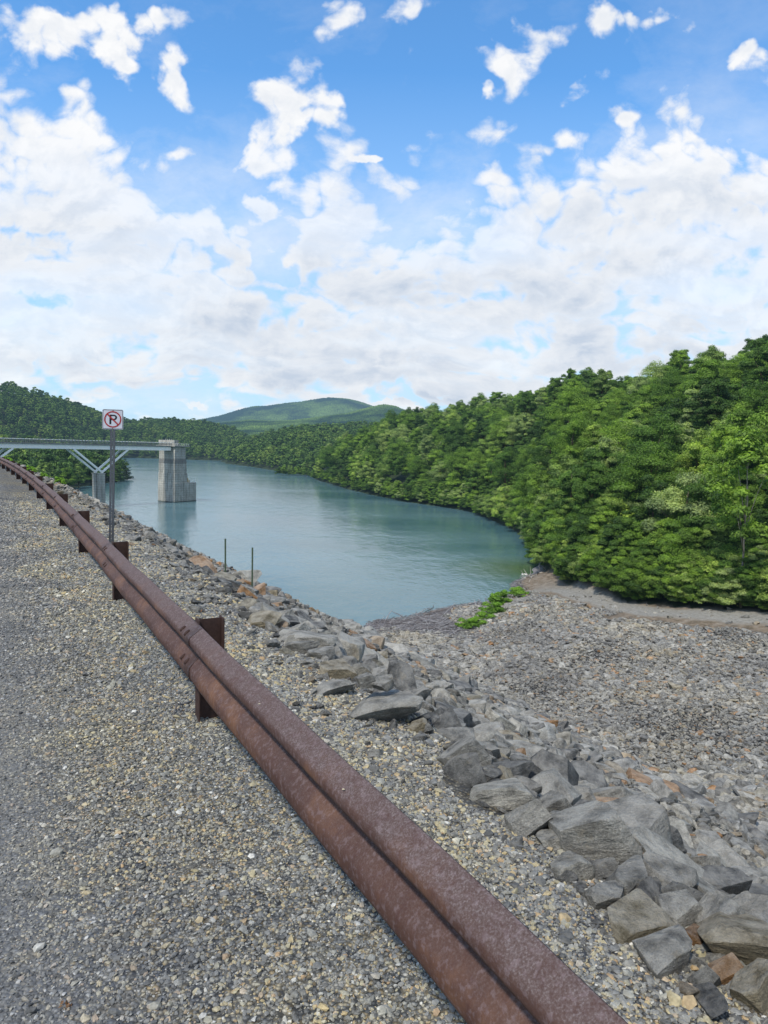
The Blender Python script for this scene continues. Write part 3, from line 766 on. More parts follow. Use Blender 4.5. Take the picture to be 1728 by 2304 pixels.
# small stones between and on the shoulder
n2 = 46000
u2 = rng.uniform(0, 1, n2)**1.6*70-5; v2 = 1.6+rng.gamma(2.6, 1.5, n2)
xs, ys, h_ = axis(u2); X2 = xs+np.cos(h_)*v2; Y2 = ys+np.sin(h_)*v2; z2 = height(X2, Y2); P2 = np.stack([X2, Y2, z2], 1)
k = in_view(P2, 60) & (rng.random(n2) < sm((v2-1.5)/1.6)+.04)
P2 = P2[k]; s2 = np.exp(rng.normal(-3.25, .45, len(P2)))*(1+np.hypot(P2[:, 0], P2[:, 1])*.02)
for q in range(len(P2)):
    pts.append((P2[q, 0], P2[q, 1], P2[q, 2]+s2[q]*.2)); s = s2[q]; scl.append((s*1.2, s, s*.9)); rots.append((rng.normal(0, .35), rng.normal(0, .35), rng.uniform(0, 6.28)))
o = instancer('riprap', pts, rots, scl, rng.integers(0, 10, len(pts)), rub)
tag(o, 'mass of smaller broken stones filling the dam slope between the larger rocks', 'riprap', kind='stuff')
# rubble over the bowl
nF = 210000
aF = rng.uniform(-.06, .60, nF); rF = np.sqrt(rng.uniform(14**2, 112**2, nF)); keep = rng.random(nF) < np.clip(60/rF, .25, 1)
aF, rF = aF[keep], rF[keep]
XF = np.sin(aF)*rF; YF = np.cos(aF)*rF
zdF, zfF, zsF, _t, UF, VF, _a, _r = height(XF, YF, True); ZhF = np.max(np.stack([zsF[k] for k in zsF]), 0); ZF = np.maximum(zfF, zdF)
wz, rp, fz, rz, mz = zones(XF, YF, zdF, zfF, ZhF, VF, ZF)
k = ((zfF > ZhF) & (ZF > .3) & ((rz < .35) | ((rng.random(len(XF)) < .006))) & (mz < .5) & (VF > 9) & in_view(np.stack([XF, YF, ZF], 1), 80))
XF, YF, ZF, rF = XF[k], YF[k], ZF[k], rF[k]
sF = np.exp(rng.normal(-2.25, .42, len(XF)))*(.8+.5*sm((rF-20)/50))*(1+.55*np.clip((38-rF)/14, 0, 1))*(1+1.0*vnoise(XF, YF, 6))*(1+.5*vnoise(XF+50, YF, 18, 2))
sF = np.clip(sF*1.3, .06, .6)
o = instancer('rubble', np.stack([XF, YF, ZF+sF*.15], 1), np.stack([rng.normal(0, .3, len(XF)), rng.normal(0, .3, len(XF)), rng.uniform(0, 6.28, len(XF))], 1), np.stack([sF*1.2, sF, sF*.8], 1), rng.integers(0, 10, len(XF)), rub)
tag(o, 'field of broken grey rubble between the dam slope and the gravel track', 'rubble', kind='stuff')

# ---------------------------------------------------------------- guardrail
RAILTOP = 18.865
RV = 1.088
gr = empty('guardrail', W(0, 1.1, 18.2), 'long rusty steel guardrail curving along the edge of the gravel crest road', 'guardrail')
gl = np.array(gr.location)
prof = [(-.002,.312),(-.012,.309),(-.03,.296),(-.055,.277),(-.076,.262),(-.083,.250),(-.083,.222),(-.078,.208),(-.05,.186),(-.02,.168),(-.008,.160),(-.006,.152),(-.008,.146),(-.02,.138),(-.05,.120),(-.078,.098),(-.083,.084),(-.083,.058),(-.076,.045),(-.055,.030),(-.03,.012),(-.014,.003),(-.004,0)]
prof = [(a, z if z > .152 else .152-(.152-z)*1.45) for a, z in prof]
def beam(u0, u1, off):
    b = MB(); m = 16; uu = np.linspace(u0, u1, m); vs = []
    for u in uu:
        wob = .006*math.sin(u*1.7)+.004*math.sin(u*4.1+1)
        for (dv, dz) in prof:
            vs.append(W(u, RV+dv+off+wob*.5, RAILTOP-.012-.312+dz+wob*.3))
    npf = len(prof)
    for sgn in (1,):
        for (dv, dz) in prof: pass
    back = [v+0 for v in vs]
    for i_, u in enumerate(uu):
        x, y, h = axis(u); nn = np.array([math.cos(h), math.sin(h), 0])
        for k_ in range(npf): back[i_*npf+k_] = vs[i_*npf+k_]+nn*.0035
    n = len(vs)
    fs = []
    for i_ in range(m-1):
        for k_ in range(npf-1):
            a = i_*npf+k_; fs.append((a, a+1, a+npf+1, a+npf)); fs.append((n+a, n+a+npf, n+a+npf+1, n+a+1))
        for k_ in (0, npf-1):
            a = i_*npf+k_; fs.append((a, a+npf, n+a+npf, n+a))
    for i_ in (0, m-1):
        for k_ in range(npf-1):
            a = i_*npf+k_; fs.append((a, a+1, n+a+1, n+a))
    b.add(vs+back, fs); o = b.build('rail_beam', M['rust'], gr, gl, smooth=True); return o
for k in range(-2, 17):
    u0 = k*PS*1.0; beam(u0-.16, u0+PS+.16, .0055*(k % 2))
def frame_uv(u, v, z):
    x, y, h = axis(u); return W(u, v, z), np.array([-math.sin(h), math.cos(h), 0]), np.array([math.cos(h), math.sin(h), 0])
Zv = np.array([0, 0, 1.])
for k in range(-1, 17):
    u = k*PS; o_, T, Nn = frame_uv(u, RV+.008, 0)
    gz = H(*W(u, 1.2, 0)[:2])-.35; zt = RAILTOP+.012
    b = MB()
    b.box(o_, Nn, T, Zv, 0, .009, -.05, .05, gz, zt)
    b.box(o_, Nn, T, Zv, .009, .156, -.0035, .0035, gz, zt-.002)
    b.box(o_, Nn, T, Zv, .156, .165, -.05, .05, gz, zt)
    b.build('post', M['post'], gr, gl, bevel=.002)
    if 0 <= k < 9:
        for du_ in (-.055, .055):
            for zz in (.268, .085):
                c = W(u+du_, RV-.068, RAILTOP-.012-.312+zz); No = Nn*.62-Zv*.785; Tz = np.cross(T, No)
                b = MB(); rr_ = .019; vs = []
                for (rad_, hgt) in ((rr_, -.003), (rr_*.95, .006), (rr_*.6, .010), (0.002, .0115)):
                    for q in range(10):
                        th = 2*math.pi*q/10; vs.append(c-No*hgt+T*math.cos(th)*rad_*.75+Tz*math.sin(th)*rad_*1.3)
                fs = [(a*10+q, a*10+(q+1) % 10, (a+1)*10+(q+1) % 10, (a+1)*10+q) for a in range(3) for q in range(10)]+[tuple(30+q for q in range(10))]
                b.add(vs, fs).build('bolt', M['post'], gr, gl, smooth=True)
# bird droppings on the rail
for (px, py) in ((612,1585),(771,1778)):
    d = ray(px, py); n_ = None
    # on the top hump of the beam
    best = min(((abs(project(W(u, RV-.06, RAILTOP-.012-.312+.27))[0]-px)+abs(project(W(u, RV-.06, RAILTOP-.012-.312+.27))[1]-py), u) for u in np.arange(-3, 4, .02)))[1]
    c = W(best, RV-.062, RAILTOP-.0475); b = MB()
    V, Fc = ico(2); V = V*np.array([.005, .004, .002])*(1+.3*np.sin(V[:, :1]*9)); b.add([tuple(v+c) for v in V], [tuple(f) for f in Fc])
    o = b.build('bird_dropping', M['straw'], None, c); o.location = tuple(c)
    tag(o, 'tiny pale bird dropping on top of the rusty rail, '+('the farther one' if py < 1700 else 'the nearer one'), 'dropping')

# ---------------------------------------------------------------- no parking sign
sp = G(250, 1258, 18.15); sp[2] = H(sp[0], sp[1])
dirv = np.array([-sp[0], -sp[1], 0]); dirv /= np.linalg.norm(dirv)
ang = math.radians(-9); dirv = np.array([dirv[0]*math.cos(ang)-dirv[1]*math.sin(ang), dirv[0]*math.sin(ang)+dirv[1]*math.cos(ang), 0])
side = np.cross(Zv, dirv); side /= np.linalg.norm(side)          # to the viewer's right when facing the sign
lean = np.array(side)*.022
ZL = Zv+lean; ZL /= np.linalg.norm(ZL)
s_ = empty('no_parking_sign', sp, 'square no parking sign with a barred P on a tall perforated steel post', 'sign')
S0 = np.array(sp)
topz = 2.30
b = MB()
b.box(S0, side, dirv, ZL, -.036, -.030, -.022, .012, -.3, topz-.02)
b.box(S0, side, dirv, ZL, .030, .036, -.022, .012, -.3, topz-.02)
b.box(S0, side, dirv, ZL, -.030, -.006, .006, .011, -.3, topz-.02)
b.box(S0, side, dirv, ZL, .006, .030, .006, .011, -.3, topz-.02)
z_ = -.3
while z_ < topz-.04:
    b.box(S0, side, dirv, ZL, -.006, .006, .006, .011, z_, z_+.0135); z_ += .0254
b.build('post', M['steel'], s_, S0)
hs_ = .152; cz = topz-.152
SC = S0+ZL*cz+dirv*.016
def rrect(hw, r, n=6):
    o = []
    for cx, cy, a in ((hw-r, hw-r, 0), (-hw+r, hw-r, 90), (-hw+r, -hw+r, 180), (hw-r, -hw+r, 270)):
        for q in range(n+1):
            t = math.radians(a+90*q/n); o.append((cx+r*math.cos(t), cy+r*math.sin(t)))
    return o
def flat(poly, dep, name, mat, parent, thick=0):
    b = MB(); n = len(poly)
    f_ = [SC+side*x+ZL*y+dirv*dep for x, y in poly]
    if thick:
        bk = [p-dirv*thick for p in f_]
        b.add(f_+bk, [tuple(range(n)), tuple(range(2*n-1, n-1, -1))]+[(q, n+q, n+(q+1) % n, (q+1) % n) for q in range(n)])
    else: b.add(f_, [tuple(range(n))])
    return b.build(name, mat, parent, S0)
pl = flat(rrect(hs_, .022), 0, 'sign_plate', M['signwhite'], s_, .003)
def ringm(outer, inner, dep, name, mat):
    b = MB(); n = len(outer)
    b.add([SC+side*x+ZL*y+dirv*dep for x, y in outer+inner], [(q, (q+1) % n, n+(q+1) % n, n+q) for q in range(n)]); return b.build(name, mat, pl, S0)
ringm(rrect(hs_-.006, .02), rrect(hs_-.0125, .015), .0015, 'border', M['black'])
b = MB()
# letter P
lw = .022
def rect(x0, x1, y0, y1, dep): b.add([SC+side*x+ZL*y+dirv*dep for x, y in ((x0,y0),(x1,y0),(x1,y1),(x0,y1))], [(0,1,2,3)])
rect(-.048, -.048+lw*1.25, -.075, .072, .0018)
rect(-.048+lw*1.25, .014, .072-lw, .072, .0018)
rect(-.048+lw*1.25, .014, -.012, -.012+lw, .0018)
n = 16; cx_, cy_ = .014, .03; ro = .042; ri = ro-lw
vs = []; 
for q in range(n+1):
    t = -math.pi/2+math.pi*q/n; vs.append(SC+side*(cx_+ro*1.15*math.cos(t))+ZL*(cy_+ro*math.sin(t))+dirv*.0018)
for q in range(n+1):
    t = -math.pi/2+math.pi*q/n; vs.append(SC+side*(cx_+ri*1.1*math.cos(t))+ZL*(cy_+ri*math.sin(t))+dirv*.0018)
b.add(vs, [(q, q+1, n+2+q, n+1+q) for q in range(n)])
b.build('letter', M['black'], pl, S0)
circ = lambda r, n=48: [(r*math.cos(2*math.pi*q/n), r*math.sin(2*math.pi*q/n)) for q in range(n)]
ringm(circ(.125), circ(.106), .0030, 'prohibition_ring', M['red'])
b = MB(); c45 = math.sqrt(.5); L_ = .109; hw = .0105
b.add([SC+side*(c45*(a)+c45*e)+ZL*(-c45*a+c45*e)+dirv*.0034 for a, e in ((-L_,-hw),(L_,-hw),(L_,hw),(-L_,hw))], [(0,1,2,3)]); b.build('slash', M['red'], pl, S0)
for zz in (.139, -.139):
    b = MB(); b.tube([SC+ZL*zz-dirv*.001, SC+ZL*zz+dirv*.007], .008, 10); b.build('bolt', M['bolt'], s_, S0)

# ---------------------------------------------------------------- intake tower and service bridge
TWc = G(393.3, 1130.9, 0)
nL = np.array([-.50, -.866, 0]); nR = np.array([.866, -.50, 0])     # outward normals of the two faces in view
eL = -nR; eR = -nL                                                # along left face (to the left), along right face (to the right/back)
TW = 7.7; TD = 8.0
tw = empty('intake_tower', TWc, 'stepped concrete intake tower standing in the lake at the end of the bridge', 'tower')
T0 = np.array(TWc)
def tblock(name, l0, l1, r0, r1, z0, z1, mat='concrete', bev=.04):
    b = MB(); b.box(T0, eL, eR, Zv, l0, l1, r0, r1, z0, z1); o = b.build(name, M[mat], tw, T0, bevel=bev); return o
tblock('shaft', .30, TW-.1, .34, 5.1, -9, 18.35)
tblock('shaft_step', -.0+.04, TW, .02, 5.7, -9, 9.6)
tblock('shaft_step', .17, TW-.06, .18, 5.4, 9.6, 13.8)
tblock('base_step', -.08, TW+.1, -.06, 9.6, -9, 6.4, bev=.05)
tblock('corner_buttress', -.16, 1.5, -.14, 1.2, -9, 6.38, bev=.05)
tblock('deck_slab', -.5, TW+.4, -.4, 6.2, 18.4, 18.75)
tblock('gate_house', .5, TW+.1, .3, 2.2, 18.75, 20.5)
# platform gear and railings
b = MB()
for (l, r) in [(.1, 6.2), (.1, 7.8), (.1, 9.4), (TW-.2, 9.4)]:
    b.tube([T0+eL*l+eR*r+Zv*6.4, T0+eL*l+eR*r+Zv*7.5], .04, 6)
for z in (6.95, 7.5): b.tube([T0+eL*.1+eR*5.9+Zv*z, T0+eL*.1+eR*9.45+Zv*z, T0+eL*(TW-.2)+eR*9.45+Zv*z], .035, 6)
b.build('platform_railing', M['paint'], tw, T0)
b = MB(); b.box(T0, eL, eR, Zv, .8, 2.2, 6.2, 7.4, 6.42, 7.3); b.box(T0, eL, eR, Zv, 1.0, 1.6, 6.4, 7.0, 7.3, 7.9); b.build('gate_hoist', M['yellow'], tw, T0, bevel=.05)
b = MB()
for q in range(7):
    b.tube([T0+eL*-.4+eR*(-.2+q*1.0)+Zv*18.75, T0+eL*-.4+eR*(-.2+q*1.0)+Zv*19.35], .035, 5)
b.tube([T0+eL*-.4+eR*-.3+Zv*19.3, T0+eL*-.4+eR*6.1+Zv*19.3], .045, 5); b.build('deck_railing', M['paint'], tw, T0)
b = MB()
for q in (2.5, 3.4, 4.4, 5.2): b.tube([T0+eL*q+eR*1+Zv*20.45, T0+eL*(q+.1)+eR*1+Zv*20.9], .03, 5); 
b.build('roof_lamp', M['paint'], tw, T0)

bd = nL.copy()                          # bridge runs out from the left face toward the dam
B0 = T0+eL*3.2+nL*.2
br = empty('service_bridge', B0, 'white steel service bridge on V struts running from the dam to the concrete tower', 'bridge')
perp = nR
Lb = 190
zd0 = 18.30
def sagz(s): return s*.004
for q, o_ in ((0, -1.5), (1, 1.5)):
    b = MB(); b.hexa([B0+bd*-.6*(-1)*0+perp*(o_-.3)+Zv*(zd0-1.25)-bd*-0, B0+perp*(o_+.3)+Zv*(zd0-1.25), B0+bd*Lb+perp*(o_+.3)+Zv*(zd0-1.25+sagz(Lb)), B0+bd*Lb+perp*(o_-.3)+Zv*(zd0-1.25+sagz(Lb)),
      B0+perp*(o_-.3)+Zv*zd0, B0+perp*(o_+.3)+Zv*zd0, B0+bd*Lb+perp*(o_+.3)+Zv*(zd0+sagz(Lb)), B0+bd*Lb+perp*(o_-.3)+Zv*(zd0+sagz(Lb))])
    b.build('girder', M['paint'], br, B0, bevel=.03)
b = MB(); b.hexa([B0+perp*-2.2+Zv*(zd0+.002), B0+perp*2.2+Zv*(zd0+.002), B0+bd*Lb+perp*2.2+Zv*(zd0+.002+sagz(Lb)), B0+bd*Lb+perp*-2.2+Zv*(zd0+.002+sagz(Lb)),
   B0+perp*-2.2+Zv*(zd0+.32), B0+perp*2.2+Zv*(zd0+.32), B0+bd*Lb+perp*2.2+Zv*(zd0+.32+sagz(Lb)), B0+bd*Lb+perp*-2.2+Zv*(zd0+.32+sagz(Lb))])
b.build('deck', M['deckrail'], br, B0)
for o_ in (-2.1, 2.1):
    b = MB(); s = 0
    while s < Lb:
        p = B0+bd*s+perp*o_+Zv*(zd0+.32+sagz(s)); b.box(p, bd, perp, Zv, -.05, .05, -.04, .04, 0, .9); s += 1.1
    for z in (.3, .5, .7, .88):
        b.box(B0+perp*o_+Zv*(zd0+.32+z), bd+Zv*.004, perp, Zv, 0, Lb, -.03, .03, -.05, .05)
    b.build('railing', M['deckrail'], br, B0)
    b = MB(); s = .2
    while s < Lb:
        p = B0+bd*s+perp*o_+Zv*(zd0+1.22+sagz(s)); b.box(p, bd, perp, Zv, -.28, .28, -.08, .08, 0, .15); s += 1.1
    b.build('rail_cap', M['paint'], br, B0)
def s_at(px, z):
    return min(((abs(project(B0+bd*s+Zv*z)[0]-px), s) for s in np.arange(0, 185, .25)))[1]
sv = s_at(222, 11); arm = (s_at(161, 17)-s_at(283, 17))/2; mid = (s_at(161, 17)+s_at(283, 17))/2
zap = None
d = ray(222, 1064); Pv = B0+bd*sv; zap = 20+d[2]/math.hypot(d[0], d[1])*math.hypot(Pv[0], Pv[1])
sv2 = s_at(22, 17)+arm
for s0 in (sv, sv2, sv2+2*(sv2-sv)):
    if s0 > 150 and s0 != sv2 and s0 != sv: continue
    for o_ in (-1.5, 1.5):
        for sg in (-1, 1):
            b = MB(); A_ = B0+bd*s0+perp*o_+Zv*(zap+.25); E_ = B0+bd*(s0+sg*arm)+perp*o_+Zv*(zd0-1.2+sagz(s0))
            t_ = (E_-A_)/np.linalg.norm(E_-A_); n_ = np.cross(t_, perp)
            b.box(A_, t_, perp, n_, 0, np.linalg.norm(E_-A_), -.22, .22, -.26, .26); b.build('strut', M['paint'], br, B0)
    gzb = -9
    b = MB(); pc = B0+bd*s0
    b.box(pc, bd, perp, Zv, -.75, .75, -2.0, -.25, gzb, zap-.3); b.build('pier', M['concrete'], br, B0, bevel=.04)
    b = MB(); b.box(pc, bd, perp, Zv, -.75, .75, .25, 2.0, gzb, zap-.3); b.build('pier', M['concrete'], br, B0, bevel=.04)
    b = MB(); b.box(pc, bd, perp, Zv, -.85, .85, -2.1, 2.1, zap-.3, zap-.02); b.build('pier_cap', M['concrete'], br, B0, bevel=.04)
    b = MB()
    for o_ in (-1.5, 1.5): b.box(pc+perp*o_, bd, perp, Zv, -.3, .3, -.3, .3, zap-.02, zap+.45)
    b.build('bearing', M['paint'], br, B0)

# ---------------------------------------------------------------- marker poles
for (px, yt, yb, lab) in ((507,1212,1258,'thin green marker pole on the rock slope, the farther and left one'),(568,1232,1285,'thin green marker pole on the rock slope, the nearer and right one')):
    uq = min(((abs(project(W(u_, 5.2, 16.5))[0]-px), u_) for u_ in np.arange(4, 30, .05)))[1]
    p = W(uq, 5.2, 0); p[2] = H(p[0], p[1]); dd = math.hypot(p[0], p[1]); q = at(px, yt, dd)
    b = MB(); base = np.array([p[0], p[1], p[2]-.8]); b.tube([base, base*.5+q*.5, q], (.020*dd/17), 8)
    o = b.build('marker_pole', M['green_pole'], None, p); o.location = tuple(p); tag(o, lab, 'pole')

# ---------------------------------------------------------------- trees
def leaf_cloud(rs, centers, radii, n, size, flat=1.0, up=.35):
    """n leaf sprays on the puffs; returns verts, quads, shade"""
    m = len(centers); w = radii**2; idx = rs.choice(m, n, p=w/w.sum())
    d = rs.normal(size=(n, 3)); d[:, 2] = np.abs(d[:, 2])*.9-.25*rs.random(n); d /= np.linalg.norm(d, axis=1)[:, None]
    rr = radii[idx]*rs.uniform(.62, 1.12, n)*np.where(rs.random(n) < .1, rs.uniform(1, 1.5, n), 1)
    P = centers[idx]+d*rr[:, None]*np.array([1, 1, flat])
    N = d+rs.normal(size=(n, 3))*.45+np.array([0, 0, up]); N /= np.linalg.norm(N, axis=1)[:, None]
    a = np.cross(N, rs.normal(size=(n, 3))); a /= np.linalg.norm(a, axis=1)[:, None]; b_ = np.cross(N, a)
    s = size*rs.uniform(.55, 1.35, n)[:, None]
    bend = N*s*.25
    V = np.stack([P-a*s, P-b_*s*.55-bend*.3, P+a*s, P+b_*s*.55-bend*.3], 1).reshape(-1, 3)
    Fq = np.arange(4*n).reshape(-1, 4)
    shade = np.clip(.42+.26*d[:, 2]+rs.normal(0, .15, n)+.22*np.sin(idx*7.1), 0, 1)  # lit puff tops and shaded sides painted into leaf colour, plus random tone
    return V, Fq, shade
def crown_mesh(name, seed, n, size, ht=14., wid=9., low=.25, puffs=46, mat='leaf', top=1.0, pr=(.08, .165)):
    rs = np.random.default_rng(seed)
    z0 = ht*low; hc = (ht-z0)/2; cz = z0+hc
    c = []
    while len(c) < puffs:
        d = rs.normal(size=3); d /= np.linalg.norm(d)
        if d[2] < -.75: continue
        k = rs.uniform(.45, .95); wz = (1-.35*max(0, d[2])**top)
        c.append([d[0]*wid/2*k*wz*rs.uniform(.85, 1.1), d[1]*wid/2*k*wz*rs.uniform(.85, 1.1), cz+d[2]*hc*k])
    c = np.array(c); rad_ = wid*rs.uniform(pr[0], pr[1], puffs)
    V, Fq, sh = leaf_cloud(rs, c, rad_, n, size, .78, .32)
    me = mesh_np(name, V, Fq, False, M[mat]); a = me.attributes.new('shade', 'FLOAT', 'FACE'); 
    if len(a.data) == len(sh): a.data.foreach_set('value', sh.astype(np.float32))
    return me, c
def trunk_mesh(name, seed, ht, centers, r0=.22, mat='bark', nb=7):
    rs = np.random.default_rng(seed+99); b = MB(); pts = []; x = y = 0
    for q in range(7):
        t = q/6; pts.append((x, y, -.6+t*(ht*.86+.6))); x += rs.normal(0, .14); y += rs.normal(0, .14)
    b.tube(pts, [r0*(1.35-1.25*q/6) for q in range(7)], 7)
    for q in rs.choice(len(centers), nb, replace=False):
        c = centers[q]; zb = max(c[2]*.55, ht*.2); tb = (zb+.6)/(ht*.86+.6); i_ = min(int(tb*6), 5); p0 = np.array(pts[i_])*(1-(tb*6-i_))+np.array(pts[i_+1])*(tb*6-i_)
        m_ = (p0+c)/2+np.array([0, 0, .4]); b.tube([p0, m_, c], [r0*.45, r0*.3, r0*.08], 5)
    me = D.meshes.new(name); me.from_pydata(b.v, [], b.f); me.materials.append(M[mat]); me.polygons.foreach_set('use_smooth', [True]*len(me.polygons)); return me
HI = []
specs = [(14, 9.5, .12, 60, .22), (16.5, 7.6, .2, 50, .2), (12, 9.2, .06, 52, .22), (16, 11, .25, 76, .19), (14, 6.6, .1, 38, .22), (11, 8, .02, 46, .2)]
for k, (ht, wd, low, pf, ls_) in enumerate(specs):
    cm, cc = crown_mesh('crown_shape', 10+k, 23000, ls_*.68, ht, wd, low, pf, 'leaf')
    HI.append((cm, trunk_mesh('trunk_shape', 10+k, ht, cc), ht))
PALE, pc_ = crown_mesh('crown_pale', 40, 11000, .2, 13, 7.5, .05, 40, 'leaf_pale'); PALET = trunk_mesh('trunk_pale', 40, 13, pc_, mat='palebark')
THIN, tc_ = crown_mesh('crown_thin', 43, 7000, .17, 16, 7.5, .3, 34, 'leaf', pr=(.09, .15)); THINT = trunk_mesh('trunk_thin', 43, 17, tc_, .09, 'palebark', 5)
# conifer with drooping tiers
def conifer(name, seed, n, ht=15, wid=7):
    rs = np.random.default_rng(seed); c = []; r_ = []
    for q in range(16):
        t = q/15; w = wid/2*(1-t)**.8+.3
        for a in range(max(3, int(7*(1-t))+2)):
            th = rs.uniform(0, 6.28); c.append([w*math.cos(th)*.7, w*math.sin(th)*.7, 1.2+t*(ht-1.6)]); r_.append(.35+w*.28)
    V, Fq, sh = leaf_cloud(rs, np.array(c), np.array(r_), n, .3, .35, .6)
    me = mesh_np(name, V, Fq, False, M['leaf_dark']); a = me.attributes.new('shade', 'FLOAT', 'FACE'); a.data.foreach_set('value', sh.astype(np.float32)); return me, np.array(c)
CON, coc = conifer('crown_conifer', 60, 7000); CONT = trunk_mesh('trunk_conifer', 60, 15, coc)
LOWC = lib('wood_shapes'); MIDC = lib('grove_shapes')
for k in range(5):
    cm, _ = crown_mesh('low_crown', 70+k, 1500, .5, 13, 9.2, .03, 30, 'leaf_far'); LOWC.objects.link(D.objects.new('low_%02d' % k, cm))
cm, _ = conifer('low_conifer', 76, 1800, 15, 7); LOWC.objects.link(D.objects.new('low_05', cm))
for k in range(6): MIDC.objects.link(D.objects.new('mid_%02d' % k, HI[k][0]))

def grid_pts(azlo, azhi, rlo, rhi, sp):
    R_ = rhi; xs = np.arange(math.sin(azlo)*R_ if azlo < 0 else math.sin(azlo)*rlo, math.sin(azhi)*R_ if azhi > 0 else 0, sp); ys = np.arange(rlo*math.cos(max(abs(azlo), abs(azhi))), rhi, sp)
    Xg, Yg = np.meshgrid(xs, ys); Xg = Xg+(np.arange(len(ys)) % 2)[:, None]*sp/2
    Xg = Xg.ravel()+rng.uniform(-.38, .38, Xg.size)*sp; Yg = Yg.ravel()+rng.uniform(-.38, .38, Yg.size)*sp
    a = np.arctan2(Xg, Yg); r = np.hypot(Xg, Yg); k = (a > azlo) & (a < azhi) & (r > rlo) & (r < rhi); return Xg[k], Yg[k]
trees = []
Xg, Yg = grid_pts(-.13, .66, 60, 520, 6.0)
zdg, zfg, zsg, ttg, Ug, Vg, azg, rg = height(Xg, Yg, True)
k = (zsg['right'] > .15) & (zsg['right'] >= np.maximum(zfg, zdg)-.6) & (ttg['right'] > .0) & (ttg['right'] < 1.12)
drd = dist_pl(Xg, Yg, road_pl); k &= drd > 2.6
Xr, Yr, Zr_, rr_ = Xg[k], Yg[k], np.maximum(np.maximum(zdg, zfg), zsg['right'])[k], rg[k]; tr_ = ttg['right'][k]
thin = (rr_ < 180) | (rng.random(len(Xr)) < .8)
Xr, Yr, Zr_, rr_, tr_ = Xr[thin], Yr[thin], Zr_[thin], rr_[thin], tr_[thin]
iv = in_view(np.stack([Xr, Yr, Zr_+8], 1), 60)
order = np.argsort(np.where(iv, rr_, 1e6)); NIND = 296
ind = set(order[:NIND].tolist())
def place_tree(x, y, z, crown, trunk, sc, label, group, name='tree', rz=None):
    t = empty(name, (x, y, z), label, 'tree', group); t.rotation_euler = (rng.normal(0, .04), rng.normal(0, .04), rng.uniform(0, 6.28) if rz is None else rz)
    t.scale = sc
    for nm, me_ in (('crown', crown), ('trunk', trunk)):
        o = D.objects.new(nm, me_); C.objects.link(o); o.parent = t
    return t
mp = []; ms = []; mrt = []; mi = []
tip = G(1196, 1250, 0)[:2]
for q in range(len(Xr)):
    e = .66+.45*rng.random()+.2*vnoise(Xr[q], Yr[q], 25)
    edge = tr_[q] < .03 or (drd is not None and False)
    s = e*(.8 if tr_[q] < .035 else 1.0); sc = (s*rng.uniform(.9, 1.15), s*rng.uniform(.9, 1.15), s*rng.uniform(.85, 1.15))
    kk = int(rng.choice([2, 4, 5] if tr_[q] < .06 else [0, 1, 2, 3, 4]))
    z = Zr_[q]-.4
    if q in ind:
        place_tree(Xr[q], Yr[q], z, HI[kk][0], HI[kk][1], sc, 'full green broadleaf tree growing close among others on the right hillside', 'broadleaf trees on the right hillside')
    else:
        mp.append((Xr[q], Yr[q], z)); ms.append(sc); mrt.append((0, 0, rng.uniform(0, 6.28))); mi.append(kk)
o = instancer('wood', mp, mrt, ms, mi, MIDC); tag(o, 'dense green wood covering the upper and farther part of the right hill', 'wood', kind='stuff')
# special trees
for (px, py, z, cr, tk, s, lab) in [
    (1196,1232,.2,PALE,PALET,.92,'bright yellow green tree leaning out over the water at the tip of the spit'),
    (1668,1372,4.8,THIN,THINT,1.15,'tall thin tree with a bare pale trunk standing out near the right edge'),
    (690,1070,.2,PALE,PALET,.95,'pale yellow green tree at the waterline where the darker hill begins')]:
    p = G(px, py, z); place_tree(p[0], p[1], z, cr, tk, (s, s, s), lab, None)
# understorey along the forest edge
sg = HILLS['right'][0]; ub = []; us_ = []; ur = []
for a in np.arange(-.15, .6, .0036):
    r0_ = np.interp(a, sg[0], sg[1]); 
    for _ in range(3 if r0_ < 150 else 2):
        r1_ = r0_+rng.uniform(.3, 3.2)+max(0, r0_-150)*.012*rng.random(); x, y = math.sin(a+rng.normal(0, .002))*r1_, math.cos(a)*r1_; z = max(H(x, y), .0)
        if dist_pl(np.array([x]), np.array([y]), road_pl)[0] < 2.0: continue
        s = rng.uniform(.22, .48)*(1.25 if r0_ > 150 else 1); ub.append((x, y, z-.3)); us_.append((s*1.15, s*1.15, s)); ur.append((0, 0, rng.uniform(0, 6.28)))
for a in np.arange(-.12, .6, .0062):
    r0_ = np.interp(a, sg[0], sg[1])
    for off_ in (4.5, 8, 12, 17):
        r1_ = r0_+off_+rng.normal(0, 1.2); x, y = math.sin(a+rng.normal(0, .003))*r1_, math.cos(a)*r1_; z = max(H(x, y), 0)
        if r0_ > 260 or dist_pl(np.array([x]), np.array([y]), road_pl)[0] < 3: continue
        s = rng.uniform(.38, .68); ub.append((x, y, z-.4)); us_.append((s*1.1, s*1.1, s)); ur.append((0, 0, rng.uniform(0, 6.28)))
o = instancer('undergrowth', ub, ur, us_, rng.choice([2, 4, 5], len(ub)), MIDC); tag(o, 'leafy undergrowth hiding the foot of the wood along track and water', 'undergrowth', kind='stuff')
